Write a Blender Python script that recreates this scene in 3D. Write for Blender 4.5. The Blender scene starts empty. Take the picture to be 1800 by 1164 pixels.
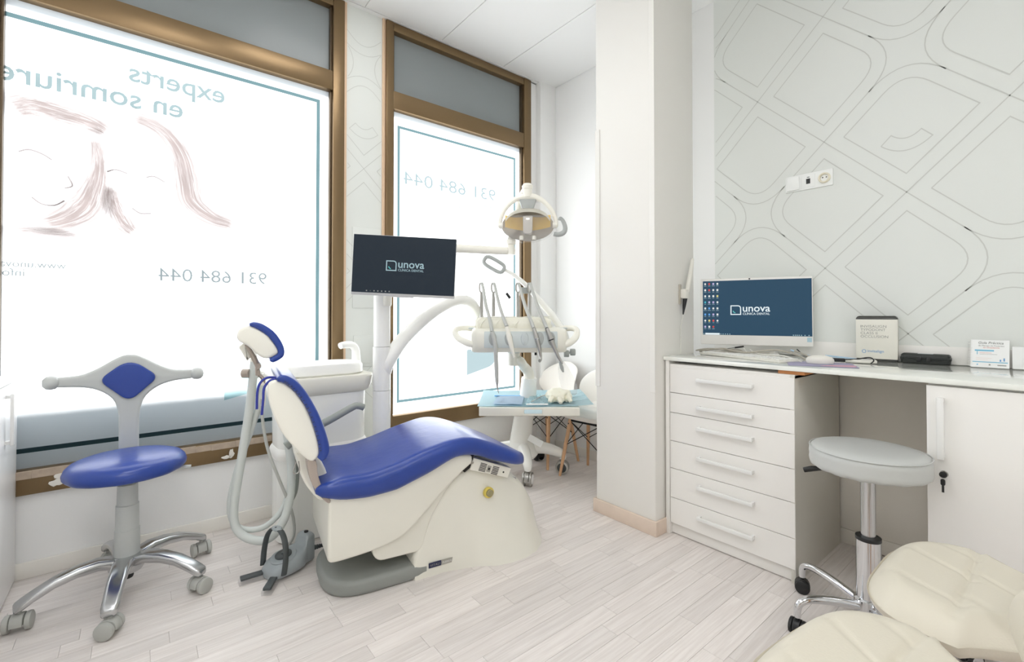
import bpy, bmesh, math, random
from mathutils import Vector as V, Matrix, noise
random.seed(7)
R = math.radians
PI = math.pi
sc = bpy.context.scene
C = sc.collection

# ------------------------------------------------------------------ camera, world, lights, exposure
EYE = 1.10
YAW = R(50.98)
F = V((math.cos(YAW), math.sin(YAW), 0))        # horizontal viewing direction
U = V((math.sin(YAW), -math.cos(YAW), 0))       # to the right of it
cd = bpy.data.cameras.new('camera')
cam = bpy.data.objects.new('camera', cd)
C.objects.link(cam)
cam.location = (0, 0, EYE)
fw = (F * math.cos(.0126) + V((0, 0, math.sin(.0126)))).normalized()
cam.rotation_euler = fw.to_track_quat('-Z', 'Y').to_euler()
cd.sensor_fit = 'HORIZONTAL'
cd.sensor_width = 36
cd.lens = 808 / 1800 * 36
cd.shift_y = (543 - 582) / 1800
cd.clip_start = .02
sc.camera = cam

sc.view_settings.view_transform = 'Standard'
sc.view_settings.look = 'None'
sc.view_settings.gamma = 1
sc.view_settings.use_curve_mapping = False
sc.view_settings.exposure = 0.0
sc.cycles.max_bounces = 14
sc.cycles.diffuse_bounces = 8
sc.cycles.transparent_max_bounces = 40
sc.cycles.sample_clamp_indirect = 6
sc.cycles.use_denoising = True

wd = bpy.data.worlds.new('world')
sc.world = wd
wd.use_nodes = True
bg = wd.node_tree.nodes['Background']
bg.inputs[0].default_value = (.82, .92, 1, 1)
bg.inputs[1].default_value = 2.6

def lamp(name, kind, loc, power, size=None, target=None, col=(1, 1, 1), angle=None):
    d = bpy.data.lights.new(name, kind)
    d.energy = power
    d.color = col
    if kind == 'AREA':
        d.shape = 'RECTANGLE'
        d.size, d.size_y = size
    if angle: d.angle = angle
    o = bpy.data.objects.new(name, d)
    C.objects.link(o)
    o.location = loc
    if target is not None:
        o.rotation_euler = (V(target) - V(loc)).to_track_quat('-Z', 'Y').to_euler()
    return o
# daylight from the street, on the outer face of the printed shop windows
lamp('sun', 'SUN', (0.4, 8, 4), 12.5, target=(0.9, 2.8, 0.9), col=(1, .985, .965), angle=R(12))
# the ceiling panels of the room (out of the picture)
for lx, ly, p in ((0.1, 1.2, 9), (-.45, -.1, 15), (.75, -.5, 4), (.1, -1.5, 15), (.85, 1.95, 5)):
    lamp('ceiling_panel_light', 'AREA', (lx, ly, 2.975), p, (.58, .58), (lx, ly, 0), (1, 1, 1))

# ------------------------------------------------------------------ materials
def srgb(r, g, b):
    f = lambda c: (c / 255 / 12.92) if c / 255 <= .04045 else ((c / 255 + .055) / 1.055) ** 2.4
    return (f(r), f(g), f(b), 1)
def mat(name, col, rough=.5, metal=0, bump=0, bscale=60, emit=0, ecol=None, var=0, vscale=4, coat=0, spec=.5):
    m = bpy.data.materials.new(name)
    m.use_nodes = True
    nt = m.node_tree
    p = nt.nodes['Principled BSDF']
    p.inputs['Base Color'].default_value = col
    p.inputs['Roughness'].default_value = rough
    p.inputs['Metallic'].default_value = metal
    p.inputs['Specular IOR Level'].default_value = spec
    if coat: p.inputs['Coat Weight'].default_value = coat; p.inputs['Coat Roughness'].default_value = .08
    if emit:
        p.inputs['Emission Color'].default_value = ecol or col
        p.inputs['Emission Strength'].default_value = emit
    if bump or var:
        tc = nt.nodes.new('ShaderNodeTexCoord')
        n = nt.nodes.new('ShaderNodeTexNoise')
        n.inputs['Scale'].default_value = bscale
        n.inputs['Detail'].default_value = 4
        nt.links.new(tc.outputs['Object'], n.inputs['Vector'])
        if bump:
            b = nt.nodes.new('ShaderNodeBump')
            b.inputs['Strength'].default_value = bump
            b.inputs['Distance'].default_value = .01
            nt.links.new(n.outputs['Fac'], b.inputs['Height'])
            nt.links.new(b.outputs['Normal'], p.inputs['Normal'])
        if var:
            n2 = nt.nodes.new('ShaderNodeTexNoise')
            n2.inputs['Scale'].default_value = vscale
            n2.inputs['Detail'].default_value = 5
            nt.links.new(tc.outputs['Object'], n2.inputs['Vector'])
            mr = nt.nodes.new('ShaderNodeMapRange')
            mr.inputs['From Min'].default_value = .3; mr.inputs['From Max'].default_value = .7
            mr.inputs['To Min'].default_value = 1 - var; mr.inputs['To Max'].default_value = 1
            nt.links.new(n2.outputs['Fac'], mr.inputs['Value'])
            mx = nt.nodes.new('ShaderNodeMix'); mx.data_type = 'RGBA'; mx.blend_type = 'MULTIPLY'
            mx.inputs[0].default_value = 1
            mx.inputs[6].default_value = col
            nt.links.new(mr.outputs['Result'], mx.inputs[7])
            nt.links.new(mx.outputs[2], p.inputs['Base Color'])
    return m

def ink(name, col):
    """see-through ink: filters the daylight that comes through the window"""
    m = bpy.data.materials.new(name); m.use_nodes = True
    nt = m.node_tree; nt.nodes.clear()
    o = nt.nodes.new('ShaderNodeOutputMaterial')
    t = nt.nodes.new('ShaderNodeBsdfTransparent'); t.inputs[0].default_value = col
    nt.links.new(t.outputs[0], o.inputs[0])
    return m

def film_material(name, col, front, k=.3):
    """frosted printed film on glass: lets light through diffusely"""
    m = bpy.data.materials.new(name); m.use_nodes = True
    nt = m.node_tree; nt.nodes.clear()
    o = nt.nodes.new('ShaderNodeOutputMaterial')
    t = nt.nodes.new('ShaderNodeBsdfTranslucent'); t.inputs[0].default_value = col
    d = nt.nodes.new('ShaderNodeBsdfPrincipled'); d.inputs['Base Color'].default_value = front
    d.inputs['Roughness'].default_value = .28
    mx = nt.nodes.new('ShaderNodeMixShader'); mx.inputs[0].default_value = k
    nt.links.new(t.outputs[0], mx.inputs[1]); nt.links.new(d.outputs[0], mx.inputs[2])
    nt.links.new(mx.outputs[0], o.inputs[0])
    return m

def glass_material(name, col, rough=.03, alpha=.75):
    m = bpy.data.materials.new(name); m.use_nodes = True
    nt = m.node_tree; nt.nodes.clear()
    o = nt.nodes.new('ShaderNodeOutputMaterial')
    t = nt.nodes.new('ShaderNodeBsdfTransparent'); t.inputs[0].default_value = col
    g = nt.nodes.new('ShaderNodeBsdfPrincipled'); g.inputs['Base Color'].default_value = col; g.inputs['Roughness'].default_value = rough
    mx = nt.nodes.new('ShaderNodeMixShader'); mx.inputs[0].default_value = 1 - alpha
    nt.links.new(t.outputs[0], mx.inputs[1]); nt.links.new(g.outputs[0], mx.inputs[2])
    nt.links.new(mx.outputs[0], o.inputs[0])
    return m

def plank_material():
    m = bpy.data.materials.new('whitewashed_oak'); m.use_nodes = True
    nt = m.node_tree; L = nt.links
    p = nt.nodes['Principled BSDF']
    p.inputs['Roughness'].default_value = .42
    geo = nt.nodes.new('ShaderNodeNewGeometry')
    oi = nt.nodes.new('ShaderNodeObjectInfo')
    mp = nt.nodes.new('ShaderNodeMapping'); mp.inputs['Scale'].default_value = (2.2, 55, 1)
    L.new(geo.outputs['Position'], mp.inputs['Vector'])
    mul = nt.nodes.new('ShaderNodeMath'); mul.operation = 'MULTIPLY'; mul.inputs[1].default_value = 37
    L.new(oi.outputs['Random'], mul.inputs[0])
    cb = nt.nodes.new('ShaderNodeCombineXYZ'); L.new(mul.outputs[0], cb.inputs['X']); L.new(mul.outputs[0], cb.inputs['Z'])
    L.new(cb.outputs[0], mp.inputs['Location'])
    n = nt.nodes.new('ShaderNodeTexNoise'); n.inputs['Scale'].default_value = 1.6; n.inputs['Detail'].default_value = 7; n.inputs['Roughness'].default_value = .62; n.inputs['Distortion'].default_value = .6
    L.new(mp.outputs[0], n.inputs['Vector'])
    cr = nt.nodes.new('ShaderNodeValToRGB')
    cr.color_ramp.elements[0].position = .28; cr.color_ramp.elements[0].color = srgb(214, 206, 201)
    cr.color_ramp.elements[1].position = .66; cr.color_ramp.elements[1].color = srgb(235, 229, 225)
    L.new(n.outputs['Fac'], cr.inputs['Fac'])
    mr = nt.nodes.new('ShaderNodeMapRange'); mr.inputs['To Min'].default_value = .885; mr.inputs['To Max'].default_value = 1.02
    L.new(oi.outputs['Random'], mr.inputs['Value'])
    mx = nt.nodes.new('ShaderNodeMix'); mx.data_type = 'RGBA'; mx.blend_type = 'MULTIPLY'; mx.inputs[0].default_value = 1
    L.new(cr.outputs['Color'], mx.inputs[6]); L.new(mr.outputs['Result'], mx.inputs[7])
    L.new(mx.outputs[2], p.inputs['Base Color'])
    b = nt.nodes.new('ShaderNodeBump'); b.inputs['Strength'].default_value = .12; b.inputs['Distance'].default_value = .004
    L.new(n.outputs['Fac'], b.inputs['Height']); L.new(b.outputs['Normal'], p.inputs['Normal'])
    return m

def hair_material():
    """printed hair: ink density from the mesh, broken up into fine strands"""
    m = bpy.data.materials.new('brown_hair_ink'); m.use_nodes = True
    nt = m.node_tree; nt.nodes.clear(); L = nt.links; N = nt.nodes.new
    o = N('ShaderNodeOutputMaterial'); t = N('ShaderNodeBsdfTransparent')
    at_ = N('ShaderNodeAttribute'); at_.attribute_name = 'ink_amount'
    uv = N('ShaderNodeUVMap'); uv.uv_map = 'UVMap'
    mp = N('ShaderNodeMapping'); mp.inputs['Scale'].default_value = (3.5, 9, 1)
    n = N('ShaderNodeTexNoise'); n.inputs['Scale'].default_value = 1.3; n.inputs['Detail'].default_value = 7; n.inputs['Roughness'].default_value = .7; n.inputs['Distortion'].default_value = .8
    mr = N('ShaderNodeMapRange'); mr.inputs['From Min'].default_value = .3; mr.inputs['From Max'].default_value = .7; mr.inputs['To Min'].default_value = .70; mr.inputs['To Max'].default_value = 1.2
    mu = N('ShaderNodeMath'); mu.operation = 'MULTIPLY'; mu.use_clamp = True
    mx = N('ShaderNodeMix'); mx.data_type = 'RGBA'; mx.inputs[6].default_value = (1, 1, 1, 1); mx.inputs[7].default_value = (.24, .20, .19, 1)
    L.new(uv.outputs[0], mp.inputs[0]); L.new(mp.outputs[0], n.inputs['Vector']); L.new(n.outputs['Fac'], mr.inputs['Value'])
    L.new(at_.outputs['Fac'], mu.inputs[0]); L.new(mr.outputs[0], mu.inputs[1]); L.new(mu.outputs[0], mx.inputs[0])
    L.new(mx.outputs[2], t.inputs[0]); L.new(t.outputs[0], o.inputs[0])
    return m

M = {}
M['wall'] = mat('white_wall_paint', srgb(238, 238, 237), .65, bump=.03, bscale=180)
M['paper'] = mat('pale_grey_wallpaper', srgb(222, 225, 221), .6)
M['paperline'] = mat('grey_wallpaper_line', srgb(201, 203, 198), .6)
M['ceil'] = mat('ceiling_white', srgb(232, 232, 231), .8, bump=.04, bscale=220)
M['columnpaint'] = mat('column_paint', srgb(230, 228, 223), .45)
M['floorbase'] = mat('floor_joint', srgb(214, 205, 199), .7)
M['plank'] = plank_material()
M['skirt'] = mat('pale_oak_skirting', srgb(222, 204, 188), .5, var=.08, vscale=14)
M['whiteskirt'] = mat('white_skirting', srgb(236, 233, 226), .5)
M['bronze'] = mat('bronze_aluminium', srgb(130, 108, 79), .33, .75, bump=.02, bscale=250)
M['bronzedark'] = mat('dark_bronze_aluminium', srgb(92, 78, 60), .4, .6)
M['woodtrim'] = mat('light_wood_trim', srgb(226, 196, 165), .5, var=.06, vscale=20)
M['foam'] = mat('old_adhesive_tape', srgb(186, 168, 150), .8, var=.2, vscale=30)
M['plaster'] = mat('loose_plaster', srgb(226, 222, 214), .9)
M['film'] = film_material('window_film', (.94, .95, .96, 1), (.50, .56, .58, 1))
M['upperpane'] = film_material('grey_transom_film', (.10, .11, .115, 1), srgb(150, 156, 157), .8)
M['street'] = mat('street_concrete', srgb(120, 119, 117), .9)
M['lightblock'] = mat('dark_light_blocker', srgb(46, 58, 62), .8)  # for the unseen boards added to darken the film's bottom
M['shutter'] = mat('shutter_metal', srgb(120, 122, 124), .5, .4)
M['tealink'] = ink('teal_ink', (0.17, 0.215, 0.22, 1))
M['greyink'] = ink('grey_ink', (.14, .16, .165, 1))
M['lineink'] = ink('line_ink', (0.085, 0.135, 0.145, 1))
M['leafink'] = ink('pale_teal_ink', (.175, .215, .222, 1))
M['markink'] = ink('light_teal_ink', (.50, .70, .72, 1))
M['skinink'] = ink('pale_skin_ink', (.23, .205, .20, 1)) #ink('pale_skin_ink', (0.25, 0.222, 0.212, 1))
M['hairink'] = hair_material()
M['gloss'] = mat('white_laminate', srgb(246, 246, 246), .25)
M['counter'] = mat('gloss_white_worktop', srgb(232, 234, 228), .07, coat=.5)
M['laminate'] = mat('warm_white_laminate', srgb(234, 232, 228), .4)
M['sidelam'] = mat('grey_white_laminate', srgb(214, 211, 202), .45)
M['backpanel'] = mat('beige_wall_panel', srgb(236, 231, 222), .6)
M['alu'] = mat('satin_aluminium_handle', srgb(232, 232, 230), .4, .1)
M['chrome'] = mat('chrome', srgb(215, 216, 218), .07, 1)
M['polished'] = mat('polished_aluminium', srgb(196, 197, 198), .22, 1)
M['steel'] = mat('brushed_steel', srgb(180, 178, 174), .3, .9)
M['dark'] = mat('gap_shade_black', srgb(34, 30, 27), .8)  # near-black that paints shade into gaps and recesses
M['black'] = mat('black_plastic', srgb(30, 31, 32), .45)
M['blackmatt'] = mat('black_hard_case', srgb(38, 42, 40), .55, bump=.1, bscale=300)
M['blue'] = mat('blue_vinyl', srgb(38, 66, 148), .28, bump=.10, bscale=22, var=.08, vscale=9)
M['blueseam'] = mat('blue_cord', srgb(48, 58, 150), .6)
M['stoolgrey'] = mat('light_grey_plastic', srgb(186, 189, 187), .45)
M['caster'] = mat('grey_caster_plastic', srgb(176, 177, 172), .5)
M['cream'] = mat('cream_chair_plastic', srgb(230, 228, 217), .3, var=.03, vscale=6, coat=.25)
M['ivory'] = mat('ivory_plastic', srgb(238, 236, 226), .3)
M['unitwhite'] = mat('unit_white_plastic', srgb(244, 244, 240), .25)
M['basegrey'] = mat('grey_base_cover', srgb(140, 143, 139), .5, bump=.03, bscale=150)
M['pedalgrey'] = mat('pedal_grey', srgb(158, 165, 168), .35)
M['pedaldark'] = mat('pedal_dark_grey', srgb(72, 77, 78), .5)
M['bracket'] = mat('taupe_bracket', srgb(172, 160, 150), .4, .2)
M['hose'] = mat('pale_grey_hose', srgb(206, 211, 208), .45)
M['hosethin'] = mat('grey_hose', srgb(186, 188, 184), .45)
M['arm'] = mat('greyish_armrest', srgb(152, 157, 152), .45)
M['panelgrey'] = mat('pale_blue_grey_panel', srgb(196, 204, 204), .3)
M['wrap'] = mat('plastic_wrap_on_tray', srgb(236, 234, 220), .16, bump=.6, bscale=26)
M['napkin'] = mat('pale_blue_napkin', srgb(208, 231, 238), .8, bump=.1, bscale=60)
M['napkinband'] = mat('blue_napkin_edge', srgb(96, 168, 226), .6)
M['mask'] = mat('light_blue_bib', srgb(206, 224, 240), .8)
M['glove'] = mat('latex_glove', srgb(244, 240, 222), .5, bump=.2, bscale=40)
M['pouch'] = glass_material('clear_pouch', (.78, .92, .96, 1), .15, .6)
M['bezel'] = mat('white_bezel', srgb(232, 230, 226), .35)
M['silverbezel'] = mat('silver_bezel', srgb(190, 190, 190), .35, .3)
M['screen'] = mat('dark_screen', srgb(10, 12, 15), .3, emit=1, ecol=srgb(30, 40, 50), spec=.2)
M['screenblue'] = mat('blue_screen', srgb(10, 13, 18), .45, emit=1, ecol=srgb(44, 74, 96), spec=.15)
M['scrwhite'] = mat('screen_white', (.02, .02, .02, 1), .3, emit=1, ecol=srgb(225, 236, 240))
M['scrdim'] = mat('screen_pale_blue', (.02, .02, .02, 1), .3, emit=1, ecol=srgb(150, 178, 186))
M['scrteal'] = mat('screen_teal', (.02, .02, .02, 1), .3, emit=1, ecol=srgb(80, 180, 180))
for n_, c_ in dict(red=(206, 66, 66), yellow=(226, 214, 130), sky=(90, 160, 226), lilac=(190, 180, 220), cyan=(60, 180, 200), white=(232, 234, 232)).items():
    M['icon_' + n_] = mat('icon_' + n_, (.02, .02, .02, 1), .3, emit=.9, ecol=srgb(*c_))
M['amber'] = mat('amber_reflector', srgb(255, 226, 140), .25, 0)
M['lampgrey'] = mat('lamp_grey_plastic', srgb(170, 174, 172), .4)
M['lamppillar'] = mat('lamp_bulb_shield', srgb(200, 196, 190), .3, .1)
M['bulb'] = mat('small_bulb', (1, 1, 1, 1), .3, emit=3, ecol=(1, .95, .85, 1))
M['shield'] = glass_material('clear_lamp_shield', (.97, .97, .97, 1), .04, .86)
M['shell'] = mat('cream_leatherette', srgb(212, 206, 191), .45, bump=.05, bscale=220)
M['shellwhite'] = mat('white_leatherette', srgb(244, 240, 234), .5)
M['beech'] = mat('beech_wood', srgb(222, 178, 138), .5, var=.12, vscale=25)
M['blackrod'] = mat('black_metal_rod', srgb(25, 25, 26), .5, .3)
M['stoolvinyl'] = mat('grey_vinyl', srgb(190, 192, 190), .38, bump=.12, bscale=18)
M['orangewood'] = mat('orange_wood_block', srgb(206, 140, 86), .6)
M['boxwhite'] = mat('white_card', srgb(226, 224, 214), .5)
M['lidblack'] = mat('dark_grey_lid', srgb(58, 58, 54), .3)
M['printgrey'] = mat('grey_print', srgb(150, 152, 148), .6)
M['printblue'] = mat('blue_print', srgb(112, 160, 206), .6)
M['printcyan'] = mat('cyan_print', srgb(110, 184, 214), .6)
M['printpink'] = mat('pale_pink_print', srgb(232, 206, 198), .6)
M['printred'] = mat('faded_red_print', srgb(214, 130, 116), .6)
M['paperwhite'] = mat('white_paper', srgb(240, 241, 240), .6)
M['key'] = mat('key_white', srgb(236, 236, 232), .5)
M['cablegrey'] = mat('grey_white_cable', srgb(178, 172, 160), .5)
M['cablewhite'] = mat('white_cable', srgb(226, 224, 216), .5)
M['cableblue'] = mat('pale_blue_cable', srgb(176, 204, 226), .5)
M['padpurple'] = mat('lilac_mousepad', srgb(168, 164, 190), .7, var=.25, vscale=9)
M['padpink'] = mat('pink_mousepad_print', srgb(206, 160, 176), .7)
M['switch'] = mat('white_switch_plastic', srgb(238, 240, 238), .3)
M['ivorysocket'] = mat('ivory_socket', srgb(232, 226, 206), .35)
M['darkblue'] = mat('navy_badge', srgb(34, 40, 74), .4)
M['badgegrey'] = mat('silver_badge', srgb(170, 168, 160), .35, .3)
M['yellowring'] = mat('yellow_ring', srgb(216, 196, 92), .5)
M['brassbutton'] = mat('khaki_button', srgb(150, 142, 104), .4)
M['card'] = mat('pale_board', srgb(236, 234, 230), .5)

# ------------------------------------------------------------------ building helpers
W = {}
I4 = Matrix.Identity(4)
def tag(o, label=None, cat=None, group=None, kind=None):
    if label: o['label'] = label
    if cat: o['category'] = cat
    if group: o['group'] = group
    if kind: o['kind'] = kind
    return o
def thing(name, label, cat, loc, rz=0, group=None, kind=None):
    o = bpy.data.objects.new(name, None)
    o.empty_display_size = .05
    C.objects.link(o)
    o.location = loc
    o.rotation_euler = (0, 0, rz)
    W[o.name] = Matrix.Translation(loc) @ Matrix.Rotation(rz, 4, 'Z')
    return tag(o, label, cat, group, kind)
def link(name, bm, m, parent=None, label=None, local=False, sharp=38):
    me = bpy.data.meshes.new(name)
    bmesh.ops.recalc_face_normals(bm, faces=bm.faces)
    for f in bm.faces: f.smooth = len(f.verts) <= 8
    bm.to_mesh(me); bm.free()
    me.set_sharp_from_angle(angle=R(sharp))
    me.materials.append(M[m] if isinstance(m, str) else m)
    o = bpy.data.objects.new(name, me)
    C.objects.link(o)
    if parent is not None:
        if not local: me.transform(W[parent.name].inverted())
        o.parent = parent
        W[o.name] = W[parent.name]
    else:
        W[o.name] = I4
    if label: o['label'] = label
    return o
def solo(name, bm, m, label, cat, group=None, loc=None):
    """a thing made of one mesh; origin at loc"""
    o = link(name, bm, m)
    if loc is not None:
        o.data.transform(Matrix.Translation(loc).inverted()); o.location = loc
        W[o.name] = Matrix.Translation(loc)
    return tag(o, label, cat, group)
def copy_tree(o, parent=None):
    c = o.copy(); C.objects.link(c)
    if parent: c.parent = parent
    for ch in list(o.children): copy_tree(ch, c)
    return c
def nb(): return bmesh.new()
def merge(bm, t, mtx=None):
    if mtx is not None: t.transform(mtx)
    me = bpy.data.meshes.new('tmp'); t.to_mesh(me); t.free()
    bm.from_mesh(me); bpy.data.meshes.remove(me)
    return bm
def box(bm, x0, x1, y0, y1, z0, z1, bev=0, seg=2, mtx=None):
    t = nb()
    bmesh.ops.create_cube(t, size=1)
    t.transform(Matrix.Translation(((x0 + x1) / 2, (y0 + y1) / 2, (z0 + z1) / 2)) @ Matrix.Diagonal((abs(x1 - x0), abs(y1 - y0), abs(z1 - z0), 1)))
    if bev: bmesh.ops.bevel(t, geom=t.edges[:], offset=bev, segments=seg, affect='EDGES', profile=.5)
    return merge(bm, t, mtx)
def B(*a, **k): return box(nb(), *a, **k)
def inset(poly, d):
    n = len(poly); out = []
    A = sum(poly[k][0] * poly[(k + 1) % n][1] - poly[(k + 1) % n][0] * poly[k][1] for k in range(n))
    sg = 1 if A > 0 else -1
    for k in range(n):
        a, p, b = poly[k - 1], poly[k], poly[(k + 1) % n]
        l1 = math.hypot(p[0] - a[0], p[1] - a[1]) or 1e-9; l2 = math.hypot(b[0] - p[0], b[1] - p[1]) or 1e-9
        n1 = (-(p[1] - a[1]) / l1 * sg, (p[0] - a[0]) / l1 * sg); n2 = (-(b[1] - p[1]) / l2 * sg, (b[0] - p[0]) / l2 * sg)
        m = (n1[0] + n2[0], n1[1] + n2[1]); q = m[0] * m[0] + m[1] * m[1]
        k_ = 2 / q if q > .8 else 2.2
        out.append((p[0] + m[0] * k_ * d, p[1] + m[1] * k_ * d))
    return out
def prism(bm, poly, w0, w1, mtx=None, bev=0, seg=3):
    """poly (u,v) extruded along w; local axes u->x, v->y, w->z, then mtx; bev rounds the two rims"""
    t = nb()
    poly = [(p[0], p[1]) for k, p in enumerate(poly) if math.dist(p[:2], poly[k - 1][:2]) > 1e-6]
    n = len(poly)
    sg = 1 if w1 > w0 else -1
    b_ = min(bev, abs(w1 - w0) * .49)
    lay = []
    if bev:
        for k in range(seg + 1):
            a = PI / 2 * k / seg
            lay.append((bev * (1 - math.sin(a)), w0 + sg * b_ * (1 - math.cos(a))))
        lay += [(d, w0 + w1 - w) for d, w in lay[::-1]]
    else: lay = [(0, w0), (0, w1)]
    rings = []
    for d, w in lay:
        q = inset(poly, d) if d > 1e-7 else poly
        rings.append([t.verts.new((p[0], p[1], w)) for p in q])
    t.faces.new(rings[0][::-1]); t.faces.new(rings[-1])
    for A_, B_ in zip(rings, rings[1:]):
        for k in range(n): t.faces.new((A_[k], A_[(k + 1) % n], B_[(k + 1) % n], B_[k]))
    return merge(bm, t, mtx)
def axes(o, x, y, z):
    return Matrix(((x[0], y[0], z[0], o[0]), (x[1], y[1], z[1], o[1]), (x[2], y[2], z[2], o[2]), (0, 0, 0, 1)))
def smooth(pts, k=6, closed=False):
    pts = [V(p) for p in pts]
    if len(pts) < 3 or k < 2: return pts
    out = []; n = len(pts)
    for i in range(n if closed else n - 1):
        g = lambda j: pts[j % n] if closed else pts[min(max(j, 0), n - 1)]
        p0, p1, p2, p3 = g(i - 1), g(i), g(i + 1), g(i + 2)
        for s in range(k):
            t = s / k
            out.append(.5 * ((2 * p1) + (p2 - p0) * t + (2 * p0 - 5 * p1 + 4 * p2 - p3) * t * t + (3 * p1 - p0 - 3 * p2 + p3) * t ** 3))
    if not closed: out.append(pts[-1])
    return out
def tube(bm, pts, r, n=10, k=1, flat=1, up=None, closed=False):
    """round (or flattened) tube along pts; r scalar or list at the given points"""
    P = [V(p) for p in pts]
    rs = r if isinstance(r, (list, tuple)) else [r] * len(P)
    if k > 1:
        Q = smooth([(*p, ) for p in P], k, closed)
        m = len(P) if closed else len(P) - 1
        rr = []
        for i in range(m):
            a, b = rs[i], rs[(i + 1) % len(rs)]
            rr += [a + (b - a) * s / k for s in range(k)]
        if not closed: rr.append(rs[-1])
        P, rs = Q, rr
    N = len(P)
    rings = []; nrm = None
    for i in range(N):
        if closed: d = P[(i + 1) % N] - P[i - 1]
        else: d = P[min(i + 1, N - 1)] - P[max(i - 1, 0)]
        d.normalize()
        if up is not None:
            a = V(up) - d * V(up).dot(d)
            if a.length < 1e-4: a = d.orthogonal()
        elif nrm is None: a = d.orthogonal()
        else: a = nrm - d * nrm.dot(d)
        a.normalize(); nrm = a
        b = d.cross(a)
        rings.append([bm.verts.new(P[i] + (a * math.cos(2 * PI * j / n) * flat + b * math.sin(2 * PI * j / n)) * rs[i]) for j in range(n)])
    for i in range(N if closed else N - 1):
        A, Bq = rings[i], rings[(i + 1) % N]
        for j in range(n): bm.faces.new((A[j], A[(j + 1) % n], Bq[(j + 1) % n], Bq[j]))
    if not closed:
        bm.faces.new(rings[0][::-1]); bm.faces.new(rings[-1])
    return bm
def T(pts, r, **k): return tube(nb(), pts, r, **k)
def lathe(bm, prof, mtx=I4, n=24, ang=2 * PI):
    rings = []
    for r, z in prof:
        if r < 1e-5: rings.append([bm.verts.new(mtx @ V((0, 0, z)))])
        else: rings.append([bm.verts.new(mtx @ V((r * math.cos(2 * PI * j / n), r * math.sin(2 * PI * j / n), z))) for j in range(n)])
    for a, b in zip(rings, rings[1:]):
        for j in range(n):
            k = (j + 1) % n
            if len(a) == 1 and len(b) == 1: continue
            if len(a) == 1: bm.faces.new((a[0], b[j], b[k]))
            elif len(b) == 1: bm.faces.new((a[j], a[k], b[0]))
            else: bm.faces.new((a[j], a[k], b[k], b[j]))
    if len(rings[0]) > 1: bm.faces.new(rings[0][::-1])
    if len(rings[-1]) > 1: bm.faces.new(rings[-1])
    return bm
def LA(prof, mtx=I4, n=24): return lathe(nb(), prof, mtx, n)
def loft(bm, rings, caps=True):
    vs = [[bm.verts.new(p) for p in r] for r in rings]
    n = len(vs[0])
    for a, b in zip(vs, vs[1:]):
        for j in range(n): bm.faces.new((a[j], a[(j + 1) % n], b[(j + 1) % n], b[j]))
    if caps: bm.faces.new(vs[0][::-1]); bm.faces.new(vs[-1])
    return bm
def rrect(w0, w1, h0, h1, r, n=5):
    r = min(r, abs(w1 - w0) / 2 * .999, abs(h1 - h0) / 2 * .999)
    out = []
    for cx, cy, a0 in ((w1 - r, h1 - r, 0), (w0 + r, h1 - r, 90), (w0 + r, h0 + r, 180), (w1 - r, h0 + r, 270)):
        for i in range(n + 1):
            a = R(a0 + 90 * i / n)
            out.append((cx + r * math.cos(a), cy + r * math.sin(a)))
    return out
def rpoly(poly, rad, n=5):
    """polygon with rounded corners; rad scalar or per-corner"""
    out = []; m = len(poly)
    for i in range(m):
        p = V((*poly[i], 0)); a = V((*poly[i - 1], 0)); b = V((*poly[(i + 1) % m], 0))
        r = rad[i] if isinstance(rad, (list, tuple)) else rad
        if r <= 0: out.append((p.x, p.y)); continue
        da, db = (a - p), (b - p)
        t = min(r, da.length * .49, db.length * .49)
        s = p + da.normalized() * t; e = p + db.normalized() * t
        for k in range(n + 1):
            u = k / n
            q = s * (1 - u) ** 2 + p * 2 * u * (1 - u) + e * u * u
            out.append((q.x, q.y))
    return out
def interp(tab, x):
    if x <= tab[0][0]: return tab[0][1]
    for (a, b), (c, d) in zip(tab, tab[1:]):
        if x <= c:
            u = (x - a) / (c - a); return b + (d - b) * u
    return tab[-1][1]
def ribbon(bm, pts, w, mtx, closed=False, h=.0008):
    """flat printed line of width w along 2D pts (in the x,y plane of mtx), standing h proud"""
    n = len(pts)
    P = [V((p[0], p[1], 0)) for p in pts]
    Lf, Rt = [], []
    for i in range(n):
        a = P[i - 1] if (closed or i > 0) else P[i]
        b = P[(i + 1) % n] if (closed or i < n - 1) else P[i]
        d1 = (P[i] - a); d2 = (b - P[i])
        d1 = d1.normalized() if d1.length > 1e-9 else d2.normalized()
        d2 = d2.normalized() if d2.length > 1e-9 else d1
        t = (d1 + d2)
        t = t.normalized() if t.length > 1e-6 else d1
        nn = V((-t.y, t.x, 0)); c = max(.35, nn.dot(V((-d1.y, d1.x, 0))))
        o = nn * (w / 2 / c)
        Lf.append(bm.verts.new(mtx @ (P[i] + o + V((0, 0, h))))); Rt.append(bm.verts.new(mtx @ (P[i] - o + V((0, 0, h)))))
    for i in range(n if closed else n - 1):
        j = (i + 1) % n
        bm.faces.new((Rt[i], Rt[j], Lf[j], Lf[i]))
    return bm
def flat(bm, poly, mtx, h=.0006):
    bm.faces.new([bm.verts.new(mtx @ V((p[0], p[1], h))) for p in poly])
    return bm
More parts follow.
